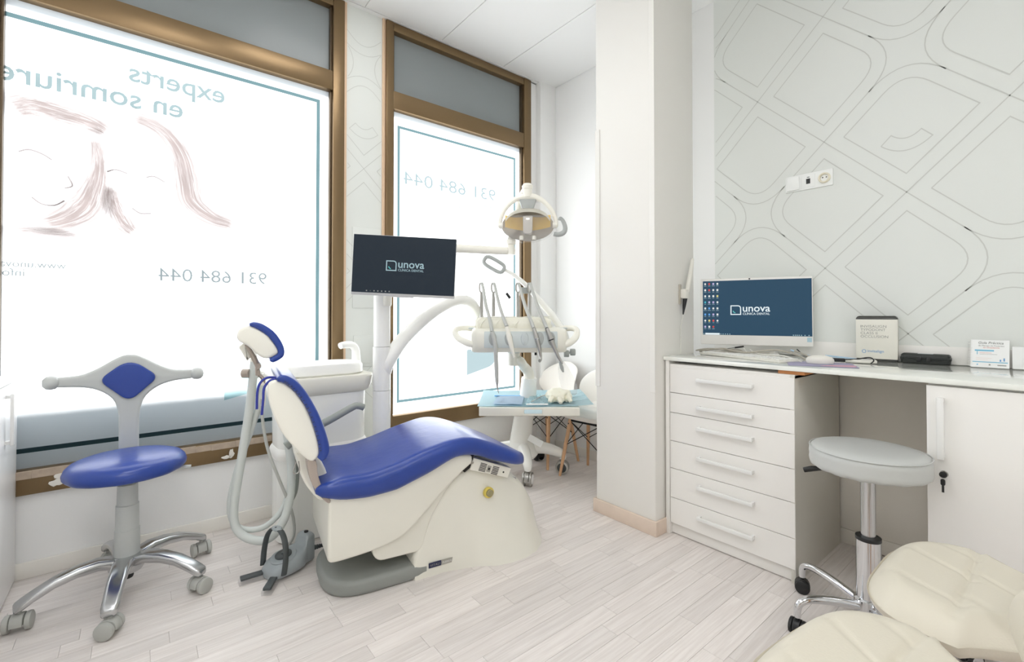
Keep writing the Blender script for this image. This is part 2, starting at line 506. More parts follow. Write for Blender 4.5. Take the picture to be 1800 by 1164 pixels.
def lettering(s, mtx, width, m, parent, name='lettering', height=None, bold=0, h=.0008, local=False, spacing=1, shear=0):
    """flat print; mtx: origin at baseline start, x reading direction, y up, z towards the reader"""
    cu = bpy.data.curves.new('txt', 'FONT'); cu.body = s; cu.size = 1; cu.offset = bold; cu.space_character = spacing; cu.resolution_u = 3; cu.shear = shear
    ob = bpy.data.objects.new('txt', cu); C.objects.link(ob)
    bpy.context.view_layer.update()
    dg = bpy.context.evaluated_depsgraph_get()
    me = bpy.data.meshes.new_from_object(ob.evaluated_get(dg))
    C.objects.unlink(ob); bpy.data.objects.remove(ob)
    xs = [v.co.x for v in me.vertices]
    x0, x1 = min(xs), max(xs)
    k = width / (x1 - x0); ky = k if height is None else height / max(v.co.y for v in me.vertices)
    me.transform(mtx @ Matrix.Translation((0, 0, h)) @ Matrix.Diagonal((k, ky, 1, 1)) @ Matrix.Translation((-x0, 0, 0)))
    bm = nb(); bm.from_mesh(me); bpy.data.meshes.remove(me)
    return link(name, bm, m, parent, local=local)

# ------------------------------------------------------------------ the room
H = 2.99
YW = 2.78          # inner face of the window wall
XR = 2.68          # inner face of the far wall with the wallpaper
XL, YB = -.97, -2.3
def struct(name, bm, m, parent=None, **k):
    return tag(link(name, bm, m, parent, **k), kind='structure' if parent is None else None)

floor = struct('floor', B(XL, XR + .3, YB, YW + .1, -.06, -.005), 'floorbase')
rnd = random.Random(3)
rest = nb(); near = []
y = YW - .07
pw = .071
while y > YB:
    x = XL - rnd.random() * .4
    while x < XR:
        l = rnd.choice((.28, .36, .42, .5, .58))
        x0, x1 = max(x, XL), min(x + l, XR)
        if x1 - x0 > .05:
            cx, cy = (x0 + x1) / 2, y + pw / 2
            d = cx * F.x + cy * F.y
            r = abs(cx * U.x + cy * U.y)
            if d > 1.22 and r < d * 1.16 + .1 and x1 > -.42: near.append((x0, x1, y))
            else: box(rest, x0 + .0004, x1 - .0004, y + .0004, y + pw - .0004, -.006, 0)
        x += l
    y -= pw
link('planks_beyond', rest, 'plank', floor)['kind'] = 'stuff'
near.sort(key=lambda p: (p[0] + p[1]) / 2 * F.x + p[2] * F.y)
shared = {}
extra = nb()
for i, (x0, x1, y) in enumerate(near):
    if i >= 299:
        box(extra, x0 + .0004, x1 - .0004, y + .0004, y + pw - .0004, -.006, 0); continue
    key = round(x1 - x0, 4)
    if key in shared:
        o = bpy.data.objects.new('plank', shared[key]); C.objects.link(o); o.parent = floor
    else:
        o = link('plank', B(.0004, x1 - x0 - .0004, .0004, pw - .0004, -.006, 0, bev=.0003, seg=1), 'plank', floor, local=True)
        shared[key] = o.data
    o.location = (x0, y, 0)
if len(extra.verts): link('planks_far', extra, 'plank', floor)['kind'] = 'stuff'
else: extra.free()

ceiling = struct('ceiling', B(XL, XR + .3, YB, YW + .12, H + .006, H + .08), 'ceil')
xs = [XL, -.545, -.01, .525, 1.06, 1.602, 2.137, XR]
for a, b in zip(xs, xs[1:]):
    y1 = YW - .035
    while y1 > YB:
        y0 = max(y1 - 1.2, YB)
        link('panel', B(a + .0025, b - .0025, y0 + .0025, y1 - .0025, H - .002, H + .006), 'ceil', ceiling)
        y1 = y0
link('edge_strip', B(XL, XR, YW - .032, YW, H - .004, H + .006), 'ceil', ceiling)

bm = nb()
for a in ((XL - .1, XR + .1, YW, YW + .12, 0, .35), (.943, 1.206, YW, YW + .12, .35, H), (XL - .1, -.53, YW, YW + .12, .35, H),
          (2.43, XR + .1, YW, YW + .12, .35, H), (XL - .1, XR + .1, YW, YW + .12, 2.98, H + .06)):
    box(bm, *a)
wall_window = struct('wall_window', bm, 'wall')
wall_far = struct('wall_far', B(XR, XR + .1, YB, YW + .12, 0, H + .06), 'wall')
struct('wall_near', B(XL - .1, XR + .1, YB - .1, YB, 0, H + .06), 'wall')
struct('wall_entrance', B(XL - .1, XL, YB - .1, YW + .12, 0, H + .06), 'wall')
struct('baseboard_window', B(XL, XR, YW - .013, YW, 0, .068, bev=.003), 'whiteskirt')
struct('baseboard_far', B(XR - .013, XR, YB, YW - .013, 0, .068, bev=.003), 'whiteskirt')
struct('trim_1', B(2.505, XR, YW - .055, YW, 0, H, bev=.003), 'wall')
link('panel', B(1.003, 1.178, YW - .007, YW, 1.14, 1.635, bev=.002), 'paper', wall_window)
link('panel', B(1.01, 1.132, YW - .007, YW, .78, .973, bev=.002), 'paper', wall_window)
link('panel', B(1.028, 1.114, YW - .011, YW - .007, .80, .953, bev=.002), 'paper', wall_window)
struct('trim_2', B(.943, .961, YW - .012, YW, .35, H, bev=.002), 'woodtrim')
struct('trim_3', B(1.187, 1.206, YW - .012, YW, .35, H, bev=.002), 'woodtrim')

# free-standing square column
column = struct('column', B(2.0, 2.37, 1.335, 1.715, 0, H, bev=.006, seg=3), 'columnpaint')
link('corner_guard', B(1.996, 2.0, 1.685, 1.717, .70, 2.14, bev=.0012, seg=1), 'columnpaint', column)
link('corner_guard', B(1.996, 2.0, 1.332, 1.362, .71, H, bev=.0012, seg=1), 'columnpaint', column)
bm = nb()
for a in ((1.986, 2.0, 1.322, 1.728), (2.0, 2.37, 1.322, 1.335), (2.0, 2.37, 1.715, 1.728), (2.37, 2.383, 1.322, 1.728)):
    box(bm, *a, 0, .073, bev=.003)
link('baseboard', bm, 'skirt', column)

# wallpaper: a lattice of squares with one rounded corner each
def wallpaper(mtx, n1, s, rect, smiles, parent, w=.0045):
    bm = nb()
    P = lambda a, b: (n1[0] + s * (a + b), n1[1] + s * (b - a))
    star = lambda a, b: a % 2 == 0 and (a // 2 + b) % 2 == 1
    u0, u1, v0, v1 = rect
    done = set()
    def draw(poly, closed=True):
        pts = poly + [poly[0]] if closed else poly
        fine = []
        for a, b in zip(pts, pts[1:]):
            L = math.dist(a, b); k = max(1, int(L / .012))
            inside_all = all(u0 < p[0] < u1 and v0 < p[1] < v1 for p in (a, b))
            k = 1 if inside_all else k
            fine += [(a[0] + (b[0] - a[0]) * i / k, a[1] + (b[1] - a[1]) * i / k) for i in range(k)]
        fine.append(pts[-1])
        run = []
        for p in fine + [None]:
            if p and u0 < p[0] < u1 and v0 < p[1] < v1: run.append(p)
            else:
                if len(run) > 1: ribbon(bm, run, w, mtx)
                run = []
    for a in range(-9, 9):
        for b in range(-9, 9):
            cs = [(a, b), (a + 1, b), (a + 1, b + 1), (a, b + 1)]
            pts = [P(*c) for c in cs]
            cx, cy = sum(p[0] for p in pts) / 4, sum(p[1] for p in pts) / 4
            if not (u0 - .4 < cx < u1 + .4 and v0 - .4 < cy < v1 + .4): continue
            st = [star(*c) for c in cs]
            for i in range(4):
                j = (i + 1) % 4
                e = frozenset((cs[i], cs[j]))
                if e not in done:
                    done.add(e)
                    p, q = V((*pts[i], 0)), V((*pts[j], 0)); t = (q - p).normalized() * .19
                    p2, q2 = (p + t if st[i] else p), (q - t if st[j] else q)
                    draw([(p2.x, p2.y), (q2.x, q2.y)], False)
                if st[i]:
                    c, a_, b_ = V((*pts[i], 0)), V((*pts[i - 1], 0)), V((*pts[j], 0))
                    p, q = c + (a_ - c).normalized() * .19, c + (b_ - c).normalized() * .19
                    arc = [p * (1 - u) ** 2 + c * 2 * u * (1 - u) + q * u * u for u in [n / 10 for n in range(11)]]
                    draw([(v.x, v.y) for v in arc], False)
            k = (s - .084) / s
            inn = [(cx + (p[0] - cx) * k, cy + (p[1] - cy) * k) for p in pts]
            draw(rpoly(inn, [.115 if q else 0 for q in st], 8))
            if (a, b) in smiles:
                o = [(-.09 + .18 * i / 12, -.088 - .042 * (1 - ((i - 6) / 6) ** 2)) for i in range(13)]
                i_ = [(.053 - .106 * i / 10, -.048 - .026 * (1 - ((i - 5) / 5) ** 2)) for i in range(11)]
                draw([(cx + p[0], cy + p[1]) for p in o + i_])
    return link('printed_pattern', bm, 'paperline', parent)
# far wall: the paper begins just past the column
paper = struct('wallpaper_far', B(XR - .0012, XR, YB, 1.372, .888, H), 'paper')
mw = axes((XR - .0012, 0, 0), (0, -1, 0), (0, 0, 1), (-1, 0, 0))
wallpaper(mw, (-.803, 1.971), .319, (-1.371, 1.2, .92, H), [(0, 0)], paper)
paper2 = struct('wallpaper_window', B(.961, 1.187, YW - .0012, YW, .069, H), 'paper')
mw2 = axes((0, YW - .0012, 0), (1, 0, 0), (0, 0, 1), (0, -1, 0))
wallpaper(mw2, (1.071 - .319, 2.64 - .319), .319, (.963, 1.186, .1, H - .03), [(0, 0)], paper2, w=.0035)

# ------------------------------------------------------------------ the two shop windows
FY = 2.752        # room side of the frames
def win(name, x0, x1, xi0, xi1):
    w = thing(name, None, None, (x0, YW, .35), kind='structure')
    fr = link('frame', box(box(nb(), x0, xi0, FY, YW + .06, .35, H - .01, bev=.004), xi1, x1, FY, YW + .06, .35, H - .01, bev=.004), 'bronze', w)
    link('frame_edge', box(box(nb(), xi0, xi0 + .012, FY + .022, YW + .05, .46, H - .05, bev=.002), xi1 - .012, xi1, FY + .022, YW + .05, .46, H - .05, bev=.002), 'bronzedark', w)
    link('transom', B(xi0, xi1, FY + .003, YW + .06, 2.424, 2.538, bev=.004), 'bronze', w)
    link('top_rail', B(xi0, xi1, FY + .003, YW + .06, 2.925, H - .01, bev=.004), 'bronze', w)
    link('bottom_rail', B(xi0, xi1, FY + .003, YW + .06, .35, .452, bev=.004), 'bronze', w)
    p = lambda z0, z1, y: [(xi0, y, z0), (xi1, y, z0), (xi1, y, z1), (xi0, y, z1)]
    for n, z0, z1, m in (('pane', .44, 2.44, 'film'), ('upper_pane', 2.52, 2.94, 'upperpane')):
        bm = nb(); bm.faces.new([bm.verts.new(q) for q in p(z0, z1, YW + .02)]); link(n, bm, m, w)
    return w
w1 = win('window_1', -.53, .943, -.455, .876)
w2 = win('window_2', 1.206, 2.43, 1.256, 2.356)
YF = YW + .018
room = axes((0, YF, 0), (1, 0, 0), (0, 0, 1), (0, -1, 0))
def mir(x, z): return axes((x, YF, z), (-1, 0, 0), (0, 0, 1), (0, -1, 0))
def printed(name, bm, m, w): return link(name, bm, m, w)
# printed border lines
bm = nb(); ribbon(bm, [(-.45, 2.352), (.805, 2.352), (.805, .527), (-.45, .527)], .020, room)
printed('border_line', bm, 'lineink', w1)
bm = nb(); ribbon(bm, [(1.311, .535), (2.292, .535), (2.292, 2.33), (1.311, 2.33)], .018, room, closed=True)
printed('border_line', bm, 'lineink', w2)
lettering('experts', mir(.337, 2.20), .385, 'tealink', w1, bold=.012)
lettering('en somriure', mir(.16, 2.075), .63, 'tealink', w1, bold=.012)
lettering('931 684 044', mir(.539, 1.265), .47, 'greyink', w1, height=.062)
lettering('www.unova', mir(-.252, 1.30), .198, 'greyink', w1)
lettering('info', mir(-.378, 1.262), .064, 'greyink', w1)
lettering('931 684 044', mir(2.105, 1.965), .76, 'leafink', w2, height=.085)
lettering('www.unovadental.es', mir(2.105, 1.905), .42, 'leafink', w2)
lettering('info@unovadental.es', mir(2.105, 1.852), .42, 'leafink', w2)
bm = nb(); flat(bm, [(.345, .655), (.545, .70), (.545, .86), (.50, .845), (.345, .70)], room)
printed('printed_mark', bm, 'markink', w1)
bm = nb(); flat(bm, rpoly([(1.846, .66), (1.846, .845), (2.14, .862), (2.10, .72)], [0, .01, 0, .14], 8), room)
printed('printed_mark', bm, 'leafink', w2)
# the poster on the first window: two people cheek to cheek, bleached by the light
def lock(path, width, dens, k=1):
    """printed hair: a soft-edged strip of ink along a path; the print's density fades at its rims"""
    base_ = [(p.x, p.y) for p in smooth([(*q, 0) for q in path], 6)]
    N_ = len(base_); NW = 12
    bm = nb(); dl = bm.verts.layers.float.new('ink_amount'); uv = bm.loops.layers.uv.new('UVMap')
    rows = []
    for i, p in enumerate(base_):
        q, q0 = base_[min(i + 1, N_ - 1)], base_[max(i - 1, 0)]
        d = V((q[0] - q0[0], q[1] - q0[1], 0)).normalized(); u = i / (N_ - 1)
        w_ = interp([(a / (len(width) - 1), v) for a, v in enumerate(width)], u) * 1.1
        row = []
        for n in range(NW + 1):
            t = n / NW * 2 - 1
            x, z = p[0] - d.y * w_ * t, p[1] + d.x * w_ * t
            v = bm.verts.new(room @ V((max(x, -.452), z, .0012 * k)))
            v[dl] = (.35 + dens * .72) * (1 - abs(t) ** 2.6) * min(1, u * 7, (1 - u) * 7)
            row.append((v, u, t))
        rows.append(row)
    for a, b in zip(rows, rows[1:]):
        for n in range(NW):
            vs = (a[n], a[n + 1], b[n + 1], b[n])
            f = bm.faces.new([v[0] for v in vs])
            for lp, v in zip(f.loops, vs): lp[uv].uv = (v[1], v[2])
    return printed('printed_hair', bm, 'hairink', w1)
lock([(-.45, 1.94), (-.38, 1.985), (-.30, 1.985), (-.22, 1.975), (-.15, 1.955), (-.10, 1.92)], [.08, .075, .07, .06, .05, .03], .92)
lock([(-.17, 1.95), (-.155, 1.86), (-.15, 1.76), (-.165, 1.66), (-.20, 1.57), (-.28, 1.505), (-.40, 1.475)], [.03, .04, .05, .075, .10, .07, .02], .92, 2)
lock([(-.10, 1.70), (-.095, 1.62), (-.06, 1.53), (-.01, 1.47)], [.03, .045, .06, .03], .88, 3)
lock([(-.14, 2.02), (-.02, 2.03), (.08, 1.995), (.15, 1.90), (.18, 1.78), (.20, 1.67), (.28, 1.60), (.37, 1.57), (.42, 1.52)], [.04, .045, .055, .07, .085, .085, .06, .04, .02], .93)
lock([(-.45, 1.44), (-.38, 1.455), (-.28, 1.45), (-.18, 1.44)], [.03, .03, .025, .02], .7, 3)
bm = nb()
for pts in ([(-.40, 1.785), (-.37, 1.80), (-.33, 1.79), (-.30, 1.77)], [(-.12, 1.755), (-.09, 1.77), (-.05, 1.76)], [(.02, 1.755), (.05, 1.765), (.09, 1.745)],
            [(-.36, 1.60), (-.33, 1.575), (-.29, 1.575), (-.26, 1.60)], [(-.03, 1.60), (.0, 1.58), (.04, 1.585)], [(-.25, 1.71), (-.235, 1.67), (-.26, 1.655)]):
    ribbon(bm, [(p.x, p.y) for p in smooth([(*q, 0) for q in pts], 4)], .006, room)
printed('printed_face_lines', bm, 'skinink', w1)
# old tape and plaster crumbs on the first window's bottom rail
bm = nb()
xx = -.45; rnd = random.Random(5)
while xx < .56:
    l = .05 + rnd.random() * .09
    box(bm, xx, min(xx + l, .56), FY - .004, FY + .002, .416 + rnd.random() * .003, .447 + rnd.random() * .006, bev=.001, seg=1)
    xx += l
link('adhesive_tape', bm, 'foam', w1)
def crumb(name, cx, cz, rx, rz, par, seed):
    rnd = random.Random(seed); bm = nb()
    ring = [(cx + rx * (.7 + .5 * rnd.random()) * math.cos(2 * PI * i / 12), cz + rz * (.7 + .5 * rnd.random()) * math.sin(2 * PI * i / 12)) for i in range(12)]
    prism(bm, ring, 0, .006, axes((0, FY, 0), (1, 0, 0), (0, 0, 1), (0, -1, 0)), bev=.002, seg=1)
    return link(name, bm, 'plaster', par)
crumb('plaster_patch', -.268, .385, .024, .016, w1, 1)
crumb('plaster_patch', -.262, .41, .016, .012, w1, 5)
crumb('plaster_patch', .373, .385, .012, .026, w1, 2)
crumb('plaster_patch', .352, .372, .022, .009, w1, 3)

# outside: pavement, rolling lattice, shutter housing and unseen dark boards added to shade the first window's film
struct('pavement', B(-14, 16, YW + .12, 16, -.2, -.1), 'street')
bm = nb()
for i in range(-12, 22):
    for sgn in (1, -1):
        pts = []
        for k in range(0, 61):
            z = .36 + k * .034
            x = i * .15 - .6 + sgn * (z - 1.4) * .8
            if -.5 < x < .9: pts.append((x, YW + .34 + .004 * sgn, z))
        if len(pts) > 1: tube(bm, [pts[0], pts[-1]], .0026, n=6)
tag(link('lattice', bm, 'shutter', w1), kind='stuff')
for n_, a_, b_ in (('trim_4', -.6, 1.0), ('trim_5', 1.15, 2.5)):
    struct(n_, B(a_, b_, YW + .07, YW + .11, 2.44, 3.05), 'shutter')
struct('film_shade_blocker', box(B(-.9, .86, YW + .20, YW + .23, -.1, .80, bev=.01), -.9, .86, YW + .40, YW + .43, -.1, .80, bev=.01), 'lightblock')  # added out of view, blocks daylight from the bottom of the film

# ------------------------------------------------------------------ furniture along the far wall
# worktop
CT, CB = .888, .869
XF = 2.068
wt = thing('worktop', 'long glossy white worktop running along the wallpapered wall', 'worktop', (2.37, .3, CB))
link('top', B(XF, XR - .002, -1.6, 1.333, CB, CT, bev=.0025), 'counter', wt)
link('upstand', B(XR - .014, XR - .002, -1.6, 1.372, CT + .0005, CT + .075, bev=.002), 'laminate', wt)
# drawer unit
DY0, DY1 = .735, 1.305
du = thing('drawer_cabinet', 'white cabinet of six handled drawers standing under the worktop beside the column', 'cabinet', (2.36, 1.02, 0))
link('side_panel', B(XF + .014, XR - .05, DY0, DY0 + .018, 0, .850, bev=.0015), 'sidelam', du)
link('side_panel', B(XF + .008, XR - .05, DY1, DY1 + .020, 0, CB - .001, bev=.0015), 'laminate', du)
link('top_panel', B(XF + .016, XR - .05, DY0, DY1 - .001, .836, .853, bev=.0015), 'laminate', du)
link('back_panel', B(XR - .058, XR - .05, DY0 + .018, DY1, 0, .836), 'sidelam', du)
link('plinth', B(XF + .03, XF + .046, DY0 + .018, DY1, 0.004, .055, bev=.001), 'laminate', du)
link('inner_shadow_panel', B(XF + .05, XF + .06, DY0 + .02, DY1 - .002, .02, .834), 'dark', du)  # black sheet painting the shade behind the drawer fronts
zs = [.840, .709, .610, .468, .331, .186, .058]
for i, (zt, zb) in enumerate(zip(zs, zs[1:])):
    d = link('drawer', B(XF + .012, XF + .031, DY0 + .001, DY1 - .003, zb + .0012, zt - .0012, bev=.0012, seg=1), 'laminate', du)
    hz = zt - .052
    bm = nb()
    box(bm, XF - .016, XF - .006, .893, 1.150, hz - .0085, hz + .0085, bev=.002)
    box(bm, XF - .008, XF + .013, .895, .905, hz - .0075, hz + .0075); box(bm, XF - .008, XF + .013, 1.138, 1.148, hz - .0075, hz + .0075)
    link('handle', bm, 'alu', d)
solo('wooden_spacer', B(XF + .02, XF + .12, .70, .80, .8535, CB - .0004, bev=.001), 'orangewood', 'small orange wood block wedged between drawer cabinet and worktop', 'block', loc=(2.13, .75, .853))
# door cabinet
dc = thing('door_cabinet', 'white floor cabinet with a long vertical handle and a key in its lock', 'cabinet', (2.36, -.2, 0))
link('body', B(XF + .034, XR - .05, -1.2, .328, 0.0, CB - .001, bev=.0015), 'laminate', dc)
for y0, y1 in ((-.36, .330), (-1.2, -.364)):
    dr = link('door', B(XF + .012, XF + .031, y0, y1, .02, CB - .008, bev=.0015), 'laminate', dc)
    if y1 > 0:
        bm = nb(); box(bm, XF - .018, XF - .008, .283, .301, .622, .826, bev=.002)
        box(bm, XF - .009, XF + .013, .284, .300, .626, .636); box(bm, XF - .009, XF + .013, .284, .300, .812, .822)
        link('handle', bm, 'alu', dr)
        mk = axes((XF + .012, .288, .571), (0, -1, 0), (0, 0, 1), (-1, 0, 0))
        link('lock', LA([(0, .004), (.009, .004), (.011, .0), (.011, -.002)], mk), 'steel', dr)
        bm = nb(); box(bm, -.002, .002, -.004, .004, 0, .022, mtx=mk); prism(bm, rrect(-.006, .006, -.034, -.012, .006), .019, .023, mk, bev=.0008, seg=1)
        box(bm, -.003, .003, -.056, -.034, .020, .022, mtx=mk); lathe(bm, [(.008, .014), (.010, .018), (.006, .024)], mk, 14)
        link('key', bm, 'black', dr)
# wall panel in the knee space
kp = thing('knee_space_panel', 'beige panel lining the wall in the gap under the worktop', 'panel', (XR - .02, .53, 0))
link('upper_board', B(XR - .020, XR - .002, .330, .742, .39, CB - .001, bev=.001), 'backpanel', kp)
link('lower_board', B(XR - .026, XR - .002, .330, .742, .069, .388, bev=.002), 'backpanel', kp)
link('foot_strip', B(XR - .032, XR - .013, .330, .742, 0, .068, bev=.002), 'backpanel', kp)

# wall sockets
mo = axes((XR - .0015, .872, 1.788), (0, -1, 0), (0, 0, 1), (-1, 0, 0))
sk_ = thing('wall_socket_row', 'white triple wall plate of switch, data port and ivory socket on the patterned wall', 'socket', mo.translation)
link('plate', B(-.108, .108, -.042, .042, 0, .007, bev=.003, mtx=mo), 'switch', sk_)
r_ = link('rocker', box(B(-.099, -.041, -.033, .033, .006, .014, bev=.003, mtx=mo), -.099, -.041, -.036, -.030, .006, .017, bev=.002, mtx=mo), 'switch', sk_)
link('data_plate', B(-.031, .031, -.033, .033, .006, .009, bev=.002, mtx=mo), 'switch', sk_)
link('data_port', box(B(-.009, .009, -.014, .012, .008, .0105, mtx=mo), -.006, .006, .018, .021, .008, .0098, mtx=mo), 'black', sk_)
lathe_s = LA([(0, .005), (.017, .005), (.019, .018), (.024, .020), (.026, .016), (.027, .006)], mo @ Matrix.Translation((.072, 0, 0)), 28)
so = link('socket', lathe_s, 'ivorysocket', sk_)
bm = nb(); lathe(bm, [(0, .0075), (.003, .0075), (.003, .004)], mo @ Matrix.Translation((.064, .003, 0)), 10); lathe(bm, [(0, .0075), (.003, .0075), (.003, .004)], mo @ Matrix.Translation((.080, .003, 0)), 10)
link('hole', bm, 'black', so)

# all-in-one computer
pl_, pr_ = V((2.405, 1.316, 0)), V((2.618, .838, 0))
ax = (pr_ - pl_).normalized(); az = V((-ax.y, ax.x, 0)); az = az if az.x < 0 else -az
lean = R(2)
up = (V((0, 0, 1)) * math.cos(lean) - az * math.sin(lean)).normalized()
mw_ = (pr_ - pl_).length
mm = axes(pl_ + V((0, 0, .938)), ax, up, ax.cross(up))
if mm.col[2].xyz.dot(az) < 0: mm = axes(pl_ + V((0, 0, .938)), ax, up, -ax.cross(up))
ai = thing('desktop_computer', 'white all-in-one computer with a slate blue screen full of icons on the worktop', 'computer', (2.53, 1.08, CT))
Hm = .358
link('casing', prism(nb(), rrect(0, mw_, 0, Hm, .006), -.028, 0, mm, bev=.003), 'bezel', ai)
scn = link('screen', flat(nb(), [(.012, .052), (mw_ - .004, .052), (mw_ - .004, Hm - .012), (.012, Hm - .012)], mm, h=.0008), 'screenblue', ai)
link('webcam', LA([(0, .002), (.004, .002), (.004, 0)], mm @ Matrix.Translation((mw_ * .46, Hm - .006, 0)), 10), 'black', ai)
link('sticker', flat(nb(), [(mw_ - .026, .024), (mw_ - .006, .024), (mw_ - .006, .046), (mw_ - .026, .046)], mm, h=.0009), 'scrdim', ai)
st = nb()
prism(st, rrect(mw_ * .36, mw_ * .64, -.004, .12, .01), -.045, -.03, mm, bev=.003)
cB = (pl_ + pr_) / 2
box(st, -.11, .11, -.07, .06, CT + .0005, CT + .012, bev=.004, mtx=axes((cB.x + .005, cB.y, 0), ax, V((0, 0, 1)).cross(ax), (0, 0, 1)))
link('stand', st, 'bezel', ai)
def logo(mtx, k, par, mw, mt, mdim):
    """square with one rounded corner and a small smile, then the clinic's name; k = width of the whole logo"""
    bm = nb(); s = k * .255
    ribbon(bm, rpoly([(0, 0), (s, 0), (s, s), (0, s)], [0, 0, s * .32, 0], 6), s * .11, mtx, closed=True, h=.0014)
    link('logo', bm, mw, par)
    bm = nb(); ribbon(bm, [(p.x, p.y) for p in smooth([(s * .22, s * .42, 0), (s * .30, s * .26, 0), (s * .46, s * .17, 0)], 4)], s * .10, mtx, h=.0014)
    link('logo_smile', bm, mt, par)
    lettering('unova', mtx @ Matrix.Translation((s * 1.22, s * .33, 0)), k * .70, mw, par, bold=.012, h=.0014)
    lettering('CLÍNICA DENTAL', mtx @ Matrix.Translation((s * 1.22, -s * .04, 0)), k * .69, mdim, par, bold=.01, h=.0014)
logo(mm @ Matrix.Translation((.152, .163, 0)), .182, scn, 'scrwhite', 'scrteal', 'scrwhite')
cols = ['white', 'red', 'lilac', 'white', 'white', 'red', 'white', 'white', 'white', 'white', 'white', 'yellow', 'cyan', 'lilac', 'lilac', 'white', 'white', 'sky', 'white', 'white', 'sky', 'sky', 'lilac', 'white', 'white', 'yellow', 'red', 'white', 'lilac', 'white', 'red']
rnd = random.Random(11)
for i, c in enumerate(cols):
    cx, cy = .024 + (i % 4) * .0205, Hm - .028 - (i // 4) * .0335
    bm = nb()
    flat(bm, rpoly([(cx - .0045, cy - .0055), (cx + .0045, cy - .0055), (cx + .0045, cy + .0055), (cx - .0045, cy + .0055)], .002 if i % 3 else .005, 3), mm, h=.0014)
    o = link('icon', bm, 'icon_' + c, scn)
    bm = nb(); w_ = .004 + rnd.random() * .004
    flat(bm, [(cx - w_, cy - .012), (cx + w_, cy - .012), (cx + w_, cy - .0098), (cx - w_, cy - .0098)], mm, h=.0014)
    link('caption', bm, 'scrdim', scn)
link('search_bar', flat(nb(), [(.024, .0525), (.096, .0525), (.096, .062), (.024, .062)], mm, h=.0014), 'scrwhite', scn)
bm = nb()
for x in (.017, .102, .113, .124, .135, .146, mw_ - .085, mw_ - .076, mw_ - .068, mw_ - .06, mw_ - .05, mw_ - .035, mw_ - .018):
    flat(bm, [(x - .0025, .0545), (x + .0025, .0545), (x + .0025, .0595), (x - .0025, .0595)], mm, h=.0014)
link('taskbar_marks', bm, 'scrdim', scn)

# keyboard
kl, kr = V((2.335, 1.285, CT)), V((2.165, .822, CT))
kx = (kr - kl).normalized(); ky = V((0, 0, 1)).cross(kx)
if ky.x < 0: ky = -ky
mk = axes(kl + V((0, 0, .0006)), kx, ky, (0, 0, 1))
kw = (kr - kl).length
kb = thing('keyboard', 'slim white keyboard lying in front of the all-in-one computer', 'keyboard', kl, 0)
link('case', B(0, kw, 0, .135, 0, .011, bev=.003, mtx=mk), 'cablewhite', kb)
kproto = None
for r in range(5):
    for c in range(22):
        if c in (15, 19): continue
        px_, py_ = .008 + c * (kw - .016) / 22, .010 + r * .0235
        if kproto is None:
            kproto = link('keycap', B(0, (kw - .016) / 22 - .003, 0, .0195, .0105, .0155, bev=.0018, seg=1), 'key', kb, local=True)
            kd = kproto
        else:
            kd = bpy.data.objects.new('keycap', kproto.data); C.objects.link(kd); kd.parent = kb
        kd.matrix_local = Matrix.Translation(kl).inverted() @ mk @ Matrix.Translation((px_, py_, 0))
# mouse pad, mouse
pm = axes((2.235, .69, CT + .0006), V((.33, -.80, 0)).normalized(), V((.80, .33, 0)).normalized(), (0, 0, 1))
mp = thing('mouse_pad', 'lilac mouse pad with a pink printed corner on the worktop', 'mouse pad', pm.translation)
link('pad', prism(nb(), rrect(-.12, .12, -.095, .095, .008), 0, .003, pm, bev=.0008, seg=1), 'padpurple', mp)
link('printed_corner', flat(nb(), rpoly([(-.02, -.09), (.115, -.09), (.115, .0), (.04, -.03)], .03), pm, h=.0034), 'padpink', mp)
bm = nb()
mz = axes((2.26, .70, CT + .0042), V((.33, -.80, 0)).normalized(), V((.80, .33, 0)).normalized(), (0, 0, 1))
loft(bm, [[mz @ V((a * .052 * k, b * .030 * k, z)) for a, b in [(math.cos(2 * PI * i / 24), math.sin(2 * PI * i / 24)) for i in range(24)]] for k, z in ((.93, 0), (1, .008), (.97, .018), (.82, .027), (.5, .033), (.15, .035))])
ms = thing('computer_mouse', 'rounded white computer mouse resting on the lilac pad', 'mouse', mz.translation)
link('shell', bm, 'cablewhite', ms)
link('wheel', box(nb(), -.045, -.028, -.003, .003, .026, .032, bev=.002, mtx=mz), 'cablegrey', ms)
# cables and small boxes under the screen
def cable(pts, r, m, label, name='cable', group=None, k=6):
    c = V(pts[len(pts) // 2])
    return solo(name, T(pts, r, n=8, k=k), m, label, 'cable', group, loc=V((c.x, c.y, c.z)))
z0 = CT + .004
cable([(2.45, 1.34, z0), (2.38, 1.22, z0 + .012), (2.40, 1.10, z0 + .016), (2.50, 1.16, z0 + .02), (2.47, 1.30, z0 + .014), (2.40, 1.34, z0 + .01), (2.385, 1.24, z0 + .026), (2.43, 1.05, z0 + .014), (2.46, .96, z0 + .02)], .0034, 'cablegrey', 'coiled grey cable heaped at the column end of the computer')
cable([(2.42, 1.33, z0 + .004), (2.40, 1.20, z0 + .028), (2.37, 1.12, z0 + .022), (2.36, 1.05, z0 + .018), (2.37, .98, z0 + .03), (2.42, .93, z0 + .034), (2.40, .84, z0 + .02), (2.31, .76, z0 + .004), (2.33, .73, z0 + .004), (2.42, .82, z0 + .024), (2.47, .87, z0 + .03)], .0042, 'cablegrey', 'thick grey cable looping below the middle of the screen')
cable([(2.40, 1.05, z0 + .030), (2.37, 1.0, z0 + .016), (2.36, .93, z0 + .012), (2.31, .86, z0 + .018), (2.28, .80, z0 + .006), (2.26, .77, z0)], .003, 'cablewhite', 'thin white cable trailing over the keyboard')
cable([(2.44, 1.10, z0 + .034), (2.41, 1.06, z0 + .012), (2.40, .99, z0 + .01), (2.44, .95, z0 + .02)], .003, 'cablewhite', 'short white cable hooked behind the keyboard')
